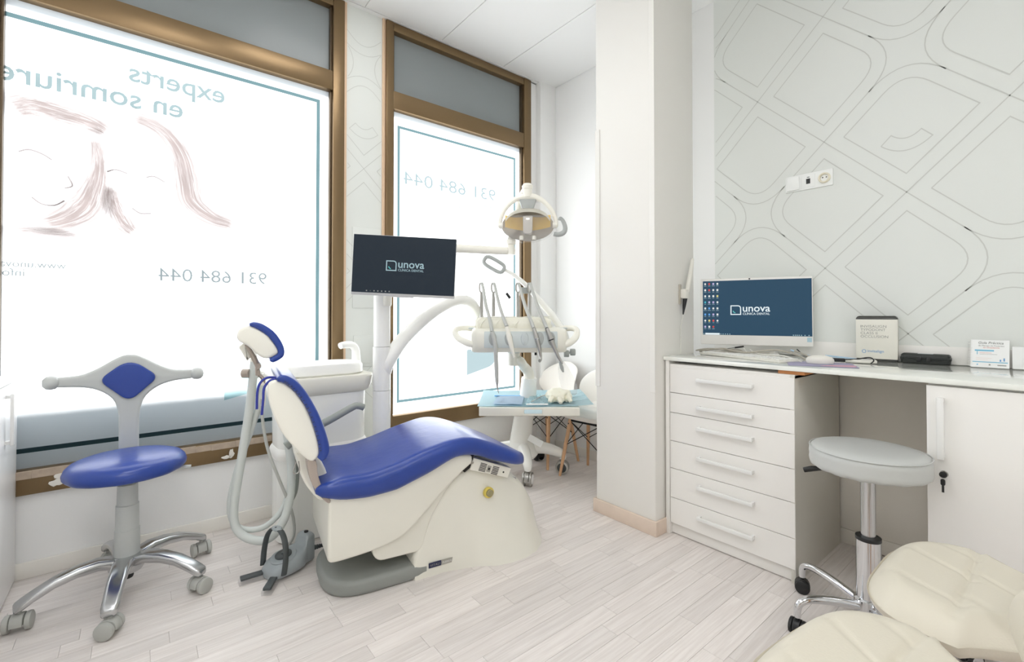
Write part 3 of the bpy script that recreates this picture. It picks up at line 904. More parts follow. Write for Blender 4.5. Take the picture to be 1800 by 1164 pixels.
cable([(2.50, .90, z0 + .034), (2.52, .84, z0 + .012), (2.50, .76, z0 + .006), (2.47, .68, z0 + .01), (2.49, .62, z0 + .008), (2.53, .66, z0 + .008), (2.53, .76, z0 + .014)], .0032, 'cableblue', 'pale blue network cable looping beside the screen foot')
bc = thing('black_plug_cable', 'black cable with a moulded plug lying behind the mouse', 'cable', (2.40, .72, CT))
link('cord', T([(2.47, .86, z0 + .04), (2.43, .82, z0 + .02), (2.39, .76, z0 + .006), (2.385, .72, z0 + .012)], .0025, k=6, n=8), 'black', bc)
link('cord', T([(2.41, .655, z0 + .012), (2.45, .62, z0 + .012), (2.46, .575, z0 + .022), (2.44, .555, z0 + .012), (2.42, .56, z0)], .0025, k=6, n=8), 'black', bc)
link('plug', prism(nb(), rrect(-.04, .04, -.012, .012, .006), 0, .016, axes((2.39, .685, CT + .004), V((.3, -.85, 0)).normalized(), V((.85, .3, 0)).normalized(), (0, 0, 1)), bev=.003), 'black', bc)
uc = thing('usb_stick_cable', 'thin black lead with a small plug lying under the screen', 'cable', (2.44, 1.14, CT))
link('cord', T([(2.42, 1.24, z0 + .02), (2.43, 1.19, z0 + .026), (2.45, 1.15, z0 + .033)], .0014, k=4, n=6), 'black', uc)
link('plug', T([(2.45, 1.15, z0 + .033), (2.475, 1.115, z0 + .040)], .0045, n=8), 'black', uc)
wb = thing('white_adapter', 'flat white adapter box lying between mouse and display carton', 'adapter', (2.46, .62, CT))
link('case', B(-.055, .055, -.03, .03, 0, .014, bev=.004, mtx=axes((2.475, .61, CT + .0005), V((.3, -.85, 0)).normalized(), V((.85, .3, 0)).normalized(), (0, 0, 1))), 'cablewhite', wb)
link('label_strip', flat(nb(), [(-.03, -.014), (.03, -.014), (.03, .014), (-.03, .014)], axes((2.475, .61, CT + .0148), V((.3, -.85, 0)).normalized(), V((.85, .3, 0)).normalized(), (0, 0, 1))), 'paperwhite', wb)

# carton with dark lid
bx = axes((2.596, .657, CT + .0006), V((.02, -.148, 0)).normalized(), V((.148, .02, 0)).normalized(), (0, 0, 1))
cw = .150
ct = thing('display_carton', 'white carton with grey lettering, dark lid and dark foot on the worktop', 'box', bx.translation)
link('body', B(0, cw, 0, .056, .010, .190, bev=.0015, mtx=bx), 'boxwhite', ct)
link('foot', B(.002, cw - .002, .002, .054, 0, .0105, bev=.001, mtx=bx), 'lidblack', ct)
link('lid', loft(nb(), [[bx @ V((x, y, z)) for x, y in rrect(-.0005 + i, cw + .0005 - i, i * .6, .056 - i * .6, .006)] for i, z in ((0, .1895), (.001, .196), (.006, .203), (.012, .2055))]), 'lidblack', ct)
bf = axes(bx @ V((0, 0, 0)), bx.col[0].xyz, (0, 0, 1), -bx.col[1].xyz)
for i, (s_, w_) in enumerate((('INVISALIGN', .093), ('TYPODONT', .090), ('CLASS II', .061), ('OCCLUSION', .099))):
    lettering(s_, bf @ Matrix.Translation((.018, .152 - i * .0155, 0)), w_, 'printgrey', ct, bold=-.006, height=.0115)
bm = nb()
for i in range(8):
    a = 2 * PI * i / 8
    ribbon(bm, [(.030 + .0068 * math.cos(a + t), .043 + .0068 * math.sin(a + t) * 1) for t in (-.3, 0, .3)], .0028, bf)
link('emblem', bm, 'printblue', ct)
lettering('invisalign', bf @ Matrix.Translation((.043, .0395, 0)), .058, 'printblue', ct)
# black hard case
hx = axes((2.598, .497, CT + .0006), V((.013, -.155, 0)).normalized(), V((.155, .013, 0)).normalized(), (0, 0, 1))
hc = thing('black_hard_case', 'small black ribbed hard case lying beside the white carton', 'case', hx.translation)
hw = .160
link('bottom_half', loft(nb(), [[hx @ V((x, y, z)) for x, y in rrect(i, hw - i, i, .075 - i, .012)] for i, z in ((.005, 0), (.001, .004), (0, .015), (-.002, .0165), (-.002, .020), (0, .0205))]), 'blackmatt', hc)
link('top_half', loft(nb(), [[hx @ V((x, y, z)) for x, y in rrect(i, hw - i, i, .075 - i, .012)] for i, z in ((0, .0207), (-.002, .022), (-.002, .026), (0, .0275), (.001, .036), (.006, .0415), (.010, .042))]), 'blackmatt', hc)
for x in (.055, .085): link('latch', B(x, x + .014, -.005, 0, .010, .032, bev=.002, mtx=hx), 'black', hc)
link('label_strip', B(.055, .105, .02, .05, .0415, .0426, mtx=hx), 'panelgrey', hc)
# spiral booklet leaning on the wall
lean = R(14)
by = V((0, 0, 1)) * math.cos(lean) + V((1, 0, 0)) * math.sin(lean)
kx_ = V((.003, -.107, 0)).normalized()
bz = kx_.cross(by); bz = -bz if bz.x > 0 else bz
bk = axes((2.624, .281, CT + .001), kx_, by, bz)
bw, bh = .108, .112
bt = thing('spiral_booklet', 'small spiral-bound guide with cyan bars leaning on the patterned wall', 'booklet', bk.translation)
link('pages', B(0, bw, 0, bh, -.006, -.0005, mtx=bk), 'paperwhite', bt)
link('cover', B(.001, bw, .0005, bh, -.0006, 0, mtx=bk), 'paperwhite', bt)
bm = nb()
for i in range(16): tube(bm, [bk @ V((.006 * math.cos(a) - .001, .005 + i * .0068, .005 * math.sin(a) - .003)) for a in [2 * PI * j / 10 for j in range(10)]], .0008, n=5, closed=True)
link('spiral_binding', bm, 'alu', bt)
lettering('Guía Práctica', bk @ Matrix.Translation((.022, .096, 0)), .070, 'printgrey', bt, shear=.2, bold=.012)
lettering('de Manejo de Pacientes', bk @ Matrix.Translation((.022, .086, 0)), .072, 'printgrey', bt)
lettering('en Ortodoncia', bk @ Matrix.Translation((.036, .0785, 0)), .045, 'printred', bt)
def bar(x0, x1, y0, y1, m): link('printed_bar', flat(nb(), [(x0, y0), (x1, y0), (x1, y1), (x0, y1)], bk, h=.0008), m, bt)
bar(.012, .066, .066, .0715, 'printcyan'); bar(.018, .020, .052, .0655, 'printcyan'); bar(.026, .060, .0585, .0595, 'printred'); bar(.026, .075, .053, .054, 'printgrey')
bar(.016, .06, .037, .038, 'printpink'); bar(.016, .05, .030, .031, 'printpink'); bar(.006, .104, .0205, .0235, 'printcyan')
bar(.082, .086, .026, .034, 'printblue'); bar(.092, .096, .028, .040, 'printblue'); bar(.018, .022, .009, .013, 'printcyan'); bar(.052, .057, .009, .014, 'printgrey'); bar(.076, .10, .009, .0125, 'printgrey')
solo('white_stand_card', B(2.638, 2.648, .060, .166, CT + .0006, .975, bev=.002), 'paperwhite', 'plain white card standing at the picture edge beyond the booklet', 'card', loc=(2.643, .113, CT))

# scanner wand hanging on the column
sw = thing('scanner_wand', 'white handheld wand with black tip hanging on the column face', 'wand', (2.24, 1.32, 1.25))
link('body', T([(2.305, 1.305, 1.40), (2.29, 1.303, 1.35), (2.262, 1.303, 1.26), (2.252, 1.306, 1.22)], [.008, .011, .013, .011], n=12, k=3), 'cablewhite', sw)
link('holder', B(2.222, 2.266, 1.296, 1.334, 1.185, 1.235, bev=.006), 'cablewhite', sw)
link('tip', T([(2.243, 1.312, 1.19), (2.237, 1.314, 1.15), (2.232, 1.318, 1.10)], [.012, .009, .003], n=10), 'black', sw)
link('cord', T([(2.233, 1.318, 1.10), (2.222, 1.326, 1.03), (2.228, 1.328, .98), (2.222, 1.328, .895)], .0016, k=5, n=6), 'cablewhite', sw)
link('bracket', B(2.215, 2.23, 1.325, 1.335, 1.155, 1.26, bev=.002), 'cablegrey', sw)

# cabinet at the picture edge by the window
lc = thing('side_cabinet', 'glossy white low cabinet standing against the printed window', 'cabinet', (-.66, 2.3, 0))
CX = -.388
link('body', B(-.94, CX - .02, .9, 2.764, 0, .832, bev=.002), 'gloss', lc)
link('top', B(-.94, CX, .9, 2.764, .833, .85, bev=.002), 'gloss', lc)
for y0, y1 in ((2.19, 2.762), (1.61, 2.184), (1.03, 1.604)):
    d = link('door', B(CX - .019, CX - .001, y0, y1, .012, .829, bev=.002), 'gloss', lc)
    bm = nb(); box(bm, CX + .012, CX + .022, y1 - .222, y1 - .197, .605, .80, bev=.002)
    box(bm, CX - .002, CX + .013, y1 - .218, y1 - .201, .61, .622); box(bm, CX - .002, CX + .013, y1 - .218, y1 - .201, .783, .795)
    link('handle', bm, 'alu', d)

# ------------------------------------------------------------------ dental chair (its own axes: s towards the feet, c towards the window)
CA = R(-9)
E1 = V((math.cos(CA), math.sin(CA), 0)); E2 = V((-math.sin(CA), math.cos(CA), 0)); EZ = V((0, 0, 1))
def K(s, c, z): return E1 * s + E2 * c + EZ * z
MC = axes((0, 0, 0), E1, EZ, E2)           # prism axes: (s, z) extruded along c
MP = axes((0, 0, 0), E1, E2, EZ)           # plan axes: (s, c) extruded along z
chair = thing('dental_chair', 'blue and cream dental treatment chair tilted back in the middle of the room', 'dental chair', K(.85, 2.06, 0), CA)
C0, C1 = 1.80, 2.32                         # near and far side of the seat
CM = (C0 + C1) / 2
# grey floor plate
link('base_plate', prism(nb(), rpoly([(.262, 1.856), (.66, 1.856), (.66, 2.26), (.262, 2.26)], [.17, 0, 0, .17], 10), 0, .062, MP, bev=.018), 'basegrey', chair)
# foot-end fairing, a loft along s
top_t = [(.604, .10), (.648, .216), (.69, .285), (.723, .331), (.77, .378), (.815, .412), (.87, .440), (.92, .432), (.984, .404), (1.05, .372), (1.104, .342), (1.15, .305), (1.183, .268), (1.232, .20), (1.275, .13), (1.305, .06)]
hw_t = [(.6, .205), (.75, .205), (.88, .235), (.96, .275), (1.05, .285), (1.12, .275), (1.18, .25), (1.24, .20), (1.285, .13), (1.308, .06)]
hwt_t = [(.6, .20), (.75, .195), (.9, .19), (1.05, .18), (1.18, .15), (1.25, .11), (1.308, .04)]
rings = []
for s in [.604, .61, .625, .648, .67, .69, .71, .73, .75, .775, .8, .825, .85, .875, .9, .93, .96, 1.0, 1.04, 1.08, 1.115, 1.15, 1.18, 1.205, 1.23, 1.255, 1.275, 1.29, 1.302, 1.307]:
    zt, b0, b1 = interp(top_t, s), interp(hw_t, s), interp(hwt_t, s)
    if s < .606: b0 -= .012; b1 -= .012; zt -= .012
    r = min(.05, zt * .45, b1 * .8)
    half = []
    for i in range(7):
        u = i / 6; half.append((b0 + (b1 - b0) * (u ** .8 if s > .85 else u), (zt - r) * u))
    for i in range(1, 7):
        a = PI / 2 * i / 6; half.append((b1 - r + r * math.cos(a), zt - r + r * math.sin(a)))
    ring = [K(s, CM - w, z) for w, z in half] + [K(s, CM + w, z) for w, z in half[::-1]]
    rings.append(ring)
base = link('base_cover', loft(nb(), rings), 'cream', chair, sharp=50)
# badge
nm = -E2
mb = axes(K(.668, CM - .206, .036), E1, EZ, -E2)
link('badge', prism(nb(), rrect(0, .055, 0, .021, .001), 0, .002, mb), 'darkblue', base)
link('badge', prism(nb(), rrect(.056, .108, 0, .021, .001), 0, .002, mb), 'badgegrey', base)
lettering('VITALI', mb @ Matrix.Translation((.006, .006, .002)), .043, 'badgegrey', base, spacing=1.2)
lettering('FLEREX', mb @ Matrix.Translation((.062, .006, .002)), .040, 'paperwhite', base, spacing=1.1)
mbt = axes(K(.946, CM - .214, .302), E1, EZ, (-E2 * .98 + EZ * .1).normalized())
link('button_ring', LA([(0, -.01), (.024, -.01), (.024, .004), (.019, .006), (0, .006)], mbt, 24), 'yellowring', base)
link('button', LA([(0, .0), (.016, .0), (.016, .016), (.013, .019), (0, .019)], mbt, 24), 'brassbutton', base)
# metal link plate between seat and foot end
link('cover_plate', prism(nb(), [(.84, .425), (.87, .437), (1.06, .352), (1.13, .315), (1.12, .308), (1.04, .345)], CM - .15, CM + .15, MC, bev=.003), 'polished', chair)
# lower body
skirt = [(.272, .455), (.268, .30), (.267, .167), (.317, .166), (.42, .172), (.512, .187), (.581, .216), (.641, .273), (.716, .341), (.80, .41), (.862, .450), (.862, .484), (.80, .500), (.663, .468), (.522, .425), (.40, .418), (.33, .428)]
sk_r = [.022, .025, .04, .03, .05, .04, .05, .05, .05, .03, .014, .014, .03, .05, .05, .05, .03]
link('lower_body', prism(nb(), rpoly(skirt, sk_r, 4), C0 + .035, C1 - .035, MC, bev=.013, seg=4), 'cream', chair, sharp=60)
inner = [(.43, .17), (.455, .116), (.64, .113), (.68, .24), (.76, .36), (.86, .44), (.80, .45), (.62, .36)]
link('inner_body', prism(nb(), rpoly(inner, .03, 4), C0 + .06, C1 - .06, MC, bev=.008), 'cream', chair)
link('lift_column', prism(nb(), [(.50, .05), (.62, .05), (.66, .2), (.52, .2)], CM - .08, CM + .08, MC), 'basegrey', chair)
# seat upholstery
zt_t = [(.225, .470), (.31, .488), (.42, .486), (.52, .507), (.64, .543), (.75, .568), (.81, .572), (.87, .562), (.95, .532), (1.05, .486), (1.11, .457), (1.16, .432)]
zb_t = [(.223, .430), (.26, .420), (.319, .397), (.413, .389), (.522, .397), (.663, .443), (.777, .492), (.843, .492), (.90, .475), (.953, .450), (1.07, .411), (1.16, .385)]
rings = []
N = 44
for i in range(N + 1):
    s = .225 + (1.158 - .225) * i / N
    # rounded ends in plan
    e = 0
    if s > 1.02: e = .12 * (1 - math.sqrt(max(0, 1 - ((s - 1.02) / .139) ** 2)))
    if s < .30: e = .03 * (1 - math.sqrt(max(0, 1 - ((.30 - s) / .076) ** 2)))
    sm = lambda t: (interp(t, s - .02) + interp(t, s) * 2 + interp(t, s + .02)) / 4
    zt, zb = sm(zt_t), sm(zb_t)
    k = min(1, (1.16 - s) / .02 + .45, (s - .222) / .03 + .4)
    zm = (zt + zb) / 2; zt2, zb2 = zm + (zt - zm) * k, zm + (zb - zm) * k
    rr = rrect(C0 + e, C1 - e, zb2, zt2, min(.042, (zt2 - zb2) * .46), 6)
    rings.append([K(s, c, z) for c, z in rr])
seat = link('seat_cushion', loft(nb(), rings), 'blue', chair, sharp=60)
# backrest
shell = [(.12, .856), (.092, .868), (.070, .860), (.066, .835), (.074, .778), (.11, .684), (.166, .605), (.205, .566), (.228, .574), (.236, .600), (.222, .67), (.193, .756), (.155, .821)]
bs = link('backrest_shell', prism(nb(), [(p.x, p.y) for p in smooth([(*q, 0) for q in shell], 4, True)], 1.82, 2.27, MC, bev=.011, seg=4), 'ivory', chair, sharp=60)
def strip(name, inner, outer, c0, c1, r, parent, m='blue'):
    """upholstery of even thickness between two profile lines"""
    a = smooth([(*q, 0) for q in inner], 6); b = smooth([(*q, 0) for q in outer], 6)
    n = min(len(a), len(b)); rings = []
    for i in range(n):
        d = (b[i] - a[i]); L_ = d.length; d.normalize()
        e = min(1, (i + .35) / 2.2, (n - 1 - i + .35) / 2.2)
        mid = L_ / 2
        rings.append([K(a[i].x + d.x * (mid + (h - mid) * e), c, a[i].y + d.y * (mid + (h - mid) * e)) for c, h in rrect(c0, c1, 0, L_, min(r, L_ * .45), 5)])
    return link(name, loft(nb(), rings), m, parent, sharp=60)
bc_ = strip('backrest_cushion', [(.088, .866), (.120, .856), (.155, .820), (.193, .755), (.221, .669), (.234, .600), (.226, .570)], [(.100, .888), (.128, .882), (.170, .848), (.214, .776), (.250, .690), (.270, .605), (.256, .560)], 1.806, 2.285, .018, chair)
# gathered edge of the upholstery along the shell
bm = nb()
ed = smooth([(*q, 0) for q in [(.118, .862), (.155, .826), (.193, .761), (.222, .675), (.236, .603)]], 10)
for i, p in enumerate(ed[::1]):
    if i % 2 == 0: tube(bm, [K(p.x - .002, 1.8065, p.y), K(p.x + .005, 1.806, p.y + .002)], .0011, n=5)
link('gathered_edge', bm, 'black', bc_)
link('tie_cord', T([K(.10, 1.86, .872), K(.066, 1.85, .876), (K(.043, 1.85, .858)), K(.035, 1.85, .825), K(.034, 1.85, .768)], .0042, k=6), 'blueseam', chair)
link('tie_cord', T([K(.10, 1.845, .872), K(.074, 1.84, .866), (K(.056, 1.84, .842)), K(.053, 1.84, .80), K(.049, 1.84, .748)], .0042, k=6), 'blueseam', chair)
link('backrest_bracket', prism(nb(), [(p.x, p.y) for p in smooth([(*q, 0) for q in [(.196, .566), (.226, .560), (.233, .507), (.253, .446), (.276, .404), (.266, .398), (.234, .437), (.208, .49)]], 3, True)], 1.833, 1.90, MC, bev=.003), 'bracket', chair)
link('rear_shell', prism(nb(), [(p.x, p.y) for p in smooth([(*q, 0) for q in [(.165, .58), (.172, .549), (.186, .481), (.217, .421), (.255, .378), (.29, .40), (.27, .50), (.22, .575)]], 3, True)], 1.92, 2.22, MC, bev=.01), 'ivory', chair)
link('towel_ring', T([K(.165, 1.90, .548), K(.155, 1.90, .512), K(.166, 1.90, .505), K(.176, 1.90, .515), K(.173, 1.90, .55)], .0022, k=4), 'steel', chair)
# headrest
hw_ = [(-.03, 1.024), (-.02, 1.048), (.007, 1.059), (.031, 1.05), (.069, 1.022), (.099, .978), (.105, .954), (.077, .936), (.047, .942), (.006, .983), (-.023, 1.003)]
HC0, HC1 = 1.955, 2.20
hs = link('headrest_shell', prism(nb(), [(p.x, p.y) for p in smooth([(*q, 0) for q in hw_], 4, True)], HC0, HC1, MC, bev=.012, seg=4), 'ivory', chair, sharp=60)
strip('headrest_cushion', [(.006, 1.060), (.032, 1.048), (.069, 1.020), (.098, .977), (.104, .953), (.090, .942), (.074, .933)], [(.014, 1.074), (.050, 1.066), (.092, 1.034), (.122, .984), (.126, .946), (.106, .926), (.082, .917)], HC0 - .004, HC1 + .004, .011, chair)
bm = nb()
for dc_ in (-.022, .022):
    tube(bm, [K(.0, 2.07 + dc_, .985), K(.026, 2.07 + dc_, .935)], .007, n=8)
    tube(bm, [K(.026, 2.07 + dc_, .935), K(.040, 2.07 + dc_, .900)], .009, n=8)
prism(bm, rpoly([(.022, .948), (.045, .905), (.050, .862), (.032, .862), (.030, .90), (.012, .94)], .004), 2.045, 2.095, MC, bev=.003)
prism(bm, rpoly([(.034, .868), (.05, .868), (.104, .80), (.09, .795)], .004), 2.05, 2.09, MC, bev=.003)
tube(bm, [K(.041, 2.03, .90), K(.041, 2.11, .90)], .011, n=12)
link('headrest_joint', bm, 'bracket', chair)
link('headrest_knob', prism(nb(), rpoly([(-.026, .975), (-.002, .994), (.018, .936), (.004, .918)], .006), 2.06, 2.14, MC, bev=.006), 'ivory', chair)
# armrest on the window side
link('armrest', tube(nb(), [K(.16, 2.335, .50), K(.24, 2.335, .555), K(.34, 2.335, .595), K(.45, 2.335, .648), K(.478, 2.335, .652), K(.505, 2.335, .642)], [.020, .019, .018, .017, .016, .016], n=12, k=5), 'arm', chair)
# connection box under the leg rest
vp = link('connection_box', prism(nb(), [(.872, .468), (1.063, .392), (1.044, .350), (.853, .418)], C0 + .045, C0 + .20, MC, bev=.003), 'cream', chair)
va = (V((1.063, .392, 0)) - V((.872, .468, 0))).normalized()
ex = E1 * va.x + EZ * va.y; ey = EZ * va.x - E1 * va.y
mv = axes(K(.872, C0 + .045, .468) - ey * .002, ex, -ey, -E2)
for x0 in (.042, .108):
    for j in range(6):
        link('vent_slot', prism(nb(), [(x0, .009 + j * .0063), (x0 + .034, .009 + j * .0063), (x0 + .034, .0125 + j * .0063), (x0, .0125 + j * .0063)], -.004, .0008, mv), 'black', vp)
link('switch_plate', prism(nb(), rrect(.081, .101, .012, .040, .002), -.002, .0012, mv), 'badgegrey', vp)
link('switch', prism(nb(), rrect(.087, .095, .021, .031, .001), -.001, .003, mv), 'black', vp)
link('jack', LA([(0, .002), (.004, .002), (.004, -.002)], mv @ Matrix.Translation((.170, .024, 0)), 12), 'black', vp)
link('recess_shade_block', prism(nb(), [(.80, .488), (.875, .478), (.862, .43), (.83, .41), (.80, .44)], C0 + .05, C1 - .08, MC), 'dark', chair)  # solid black block, painted shade in place of an open recess
for d_ in (0, .010): link('wire', T([K(.845, C0 + .055, .476 + d_ * .2), K(.852 + d_, C0 + .04, .448), K(.862 + d_, C0 + .05, .455), K(.866 + d_, C0 + .055, .478)], .0028, k=4, n=6), 'cablegrey', chair)

# ------------------------------------------------------------------ foot control on the floor
fdir = V((.94, .34, 0)).normalized(); fl = V((-fdir.y, fdir.x, 0))
fm = axes((.505, 2.155, 0), fdir, fl, EZ) @ Matrix.Diagonal((.88, .9, .92, 1))
fc = thing('foot_control', 'grey dental foot control with dark arched handle and two pedals on the floor', 'foot control', fm.translation)
rings = []
for x, hw2, h in ((-.105, .035, .03), (-.10, .052, .05), (-.07, .072, .066), (-.02, .080, .078), (.02, .078, .084), (.052, .066, .088), (.066, .050, .096), (.074, .044, .130), (.082, .042, .140), (.112, .040, .140), (.122, .034, .132), (.126, .026, .115)):
    rr = rrect(-hw2, hw2, .006, h, min(hw2, h) * .42, 4)
    rings.append([fm @ V((x, a, b)) for a, b in rr])
fb = link('body', loft(nb(), rings), 'pedalgrey', fc, sharp=60)
dm = fm @ Matrix.Translation((-.022, 0, .070)) @ Matrix.Rotation(R(-9), 4, 'Y')
link('dial_recess', LA([(0, .0), (.058, .0), (.060, .006), (.056, .011), (0, .011)], dm, 30), 'pedalgrey', fc)
link('dial', LA([(0, .011), (.037, .011), (.037, .018), (.033, .021), (.010, .021), (.010, .027), (.006, .029), (0, .029)], dm, 28), 'pedaldark', fc)
link('button', LA([(0, .0), (.010, .0), (.010, .007), (0, .009)], fm @ Matrix.Translation((.098, 0, .139)), 16), 'black', fc)
hp = [(-.075, -.083, .035), (-.068, -.085, .10), (-.062, -.072, .165), (-.058, -.040, .205), (-.057, 0, .215), (-.058, .040, .205), (-.062, .072, .165), (-.068, .085, .10), (-.075, .083, .035)]
link('handle', tube(nb(), [fm @ V(p) for p in hp], .0125, k=5, n=10, flat=.45, up=fl), 'pedaldark', fc)
link('handle_grip', LA([(0, -.008), (.020, -.006), (.024, 0), (.020, .006), (0, .008)], fm @ Matrix.Translation((-.057, 0, .215)) @ Matrix.Diagonal((.8, 1.35, 1, 1)), 20), 'pedalgrey', fc)
for sgn, ang in ((1, 22), (-1, -40)):
    pmx = fm @ Matrix.Translation((-.095, sgn * .040, 0)) @ Matrix.Rotation(R(180 - ang * 1), 4, 'Z')
    pd = link('pedal', prism(nb(), rpoly([(0, -.022), (.105, -.022), (.105, .022), (0, .022)], .005), .0, .018, pmx, bev=.002), 'shield', fc)
    link('pedal_pad', prism(nb(), rpoly([(.006, -.016), (.098, -.017), (.098, .017), (.006, .016)], .004), .018, .030, pmx, bev=.003), 'pedaldark', pd)
bm = nb()
a_, b_ = fm @ V((.122, -.012, .055)), fm @ V((.180, -.03, .052))
for i in range(6):
    q = a_.lerp(b_, i / 5); q2 = a_.lerp(b_, min(1, i / 5 + .11))
    tube(bm, [q, q2], .012 - i * .0009, n=10)
tube(bm, [a_, b_, fm @ V((.23, -.04, .03)), fm @ V((.31, -.02, .012))], .006, k=4)
link('cable_sleeve', bm, 'pedaldark', fc)

# ------------------------------------------------------------------ dental unit: cuspidor block, pole, arm, hoses
du_ = thing('dental_unit', 'white dental unit with spittoon block, tall pole and curved arm by the windows', 'dental unit', (.80, 2.48, 0))
X0, X1, Y0, Y1 = .52, .945, 2.36, 2.62
def plan(x0, x1, y0, y1, r, n=8): return rrect(x0, x1, y0, y1, r, n)
rings = []
for z, g in ((.0, .01), (.01, 0), (.40, 0), (.62, -.002), (.70, -.004), (.735, -.004)):
    rings.append([V((x, y, z)) for x, y in plan(X0 + g, X1 - g, Y0 + g, Y1 - g, .09)])
link('block', loft(nb(), rings), 'unitwhite', du_)
rings = []
for z, g in ((.40, -.004), (.405, -.012), (.425, -.014), (.44, -.010), (.455, -.002)):
    rings.append([V((x, y, z)) for x, y in plan(X0 + g, X1 - g, Y0 + g, Y1 - g, .09)])
link('foot_band', loft(nb(), rings), 'card', du_)
rings = []
for z, g in ((.700, -.002), (.712, -.018), (.735, -.026), (.782, -.032), (.790, -.028), (.792, -.01)):
    rings.append([V((x, y, z)) for x, y in plan(X0 + g, X1 - g, Y0 + g, Y1 - g, .08)])
link('rim_band', loft(nb(), rings), 'cream', du_)
rings = []
for z, g in ((.792, .012), (.80, .004), (.835, .004), (.848, .010), (.852, .02), (.846, .032), (.82, .06), (.80, .09), (.795, .12)):
    rings.append([V((x, y, z)) for x, y in plan(X0 + g, X1 - g, Y0 + g, Y1 - g, .10)])
bw_ = link('spittoon_bowl', loft(nb(), rings), 'unitwhite', du_)
link('faucet', tube(nb(), [(.925, 2.50, .83), (.925, 2.50, .88), (.918, 2.497, .915), (.892, 2.487, .936), (.845, 2.468, .938), (.825, 2.46, .934)], [.028, .022, .021, .020, .0185, .017], n=14, k=5), 'unitwhite', bw_)
PX, PY = 1.0, 2.33
pole = link('pole', T([(PX, PY, 0), (PX, PY, .70)], .046, n=28), 'unitwhite', du_)
link('pole_sleeve', T([(PX, PY, .702), (PX, PY, .93)], .046, n=28), 'unitwhite', du_)
link('pole_top', T([(PX, PY, .932), (PX, PY, 1.20)], .043, n=28), 'unitwhite', du_)
link('pole_tip', T([(PX, PY, 1.20), (PX, PY, 1.46)], .030, n=24), 'ivory', du_)
link('pole_foot', LA([(0, 0), (.09, 0), (.09, .012), (.06, .03), (.046, .04), (0, .04)], Matrix.Translation((PX, PY, 0)), 28), 'unitwhite', du_)
pxp = lambda x, d, z: tuple(F * d + U * ((x - 900) / 808 * d) + EZ * z)
aa = [(1.01, 2.325, .80), (1.032, 2.313, .862), pxp(714, 2.52, .985), pxp(762, 2.65, 1.118), pxp(800, 2.78, 1.186), pxp(824, 2.88, 1.182), pxp(838, 2.99, 1.12), pxp(845, 3.06, 1.04), pxp(850, 3.065, .95)]
link('curved_arm', tube(nb(), aa, [.040, .039, .037, .035, .034, .034, .033, .032, .030], n=18, k=6), 'unitwhite', du_)
# suction hoses hanging from the bracket by the headrest
hb = link('hose_bracket', T([(.53, 2.44, .70), (.47, 2.40, .80), (.40, 2.33, .846), (.36, 2.285, .840)], .013, k=5), 'ivory', du_)
bm = nb()
for p in ((.372, 2.272, .845), (.402, 2.285, .838)):
    tube(bm, [V(p) - U * .026 , V(p) + U * .004], .020, n=16)
link('hose_clip', bm, 'bracket', hb)
h1_ = [(.388, 2.27, .90), (.386, 2.27, .82), (.372, 2.28, .66), (.352, 2.30, .49), (.325, 2.325, .24), (.352, 2.30, .145), (.43, 2.24, .118), (.49, 2.22, .17), (.53, 2.24, .27), (.55, 2.30, .40), (.545, 2.37, .55)]
link('suction_hose', tube(nb(), h1_, [.013] + [.0175] * 10, n=12, k=6), 'hose', du_)
link('suction_tip', T([(.388, 2.27, .895), (.388, 2.27, .94), (.39, 2.27, .965)], [.014, .012, .005], n=12), 'ivory', du_)
h2_ = [(.425, 2.27, .80), (.412, 2.275, .70), (.375, 2.31, .55), (.335, 2.345, .40), (.315, 2.36, .25), (.345, 2.34, .165), (.43, 2.29, .155), (.51, 2.28, .22), (.55, 2.30, .34), (.565, 2.37, .50)]
link('suction_hose', tube(nb(), h2_, .0125, n=10, k=6), 'hose', du_)
link('suction_tip', T([(.425, 2.27, .79), (.43, 2.265, .84)], [.013, .010], n=12), 'ivory', du_)
h3_ = [(.418, 2.26, .73), (.425, 2.26, .62), (.445, 2.25, .50), (.49, 2.24, .36), (.53, 2.25, .25), (.555, 2.27, .16), (.56, 2.29, .08), (.54, 2.33, .02), (.56, 2.37, .012)]
link('syringe_hose', tube(nb(), h3_, .0065, n=8, k=6), 'hosethin', du_)
link('syringe', T([(.432, 2.255, .79), (.428, 2.258, .75), (.424, 2.26, .70)], [.005, .009, .010], n=10), 'ivory', du_)
h4_ = [(.572, 2.34, .56), (.585, 2.33, .40), (.578, 2.32, .28), (.555, 2.33, .22)]
link('drain_hose', tube(nb(), h4_, .008, n=8, k=6), 'arm', du_)
link('floor_cable', T([(.60, 2.20, .03), (.585, 2.30, .012), (.60, 2.40, .010), (.66, 2.44, .012), (.70, 2.40, .014)], .006, k=6, n=8), 'bracket', du_)

# monitor on the pole
def at(x, y, d, z): return F * d + U * ((x - 900) / 808 * d) + EZ * z
tl = V((.825, 2.268, 1.503)); tr = V((1.242, 1.975, 1.481))
mx_ = tr - tl; mwid = mx_.length; mx_.normalize()
mzv = mx_.cross(EZ).normalized()
if mzv.dot(F) > 0: mzv = -mzv
myv = mzv.cross(mx_).normalized()
mhh = .302
mm2 = axes(tl - myv * mhh, mx_, myv, mzv)
mon = thing('monitor', 'dark flat monitor with a white clinic logo mounted on the white pole', 'monitor', mm2.translation)
link('casing', prism(nb(), rrect(0, mwid, 0, mhh, .004), -.022, 0, mm2, bev=.002), 'silverbezel', mon)
link('rear_housing', prism(nb(), rrect(.10, mwid - .10, .03, mhh - .06, .02), -.045, -.022, mm2, bev=.008), 'silverbezel', mon)
ms2 = link('screen', prism(nb(), rrect(.002, mwid - .002, .013, mhh - .002, .002), 0, .0015, mm2), 'screen', mon)
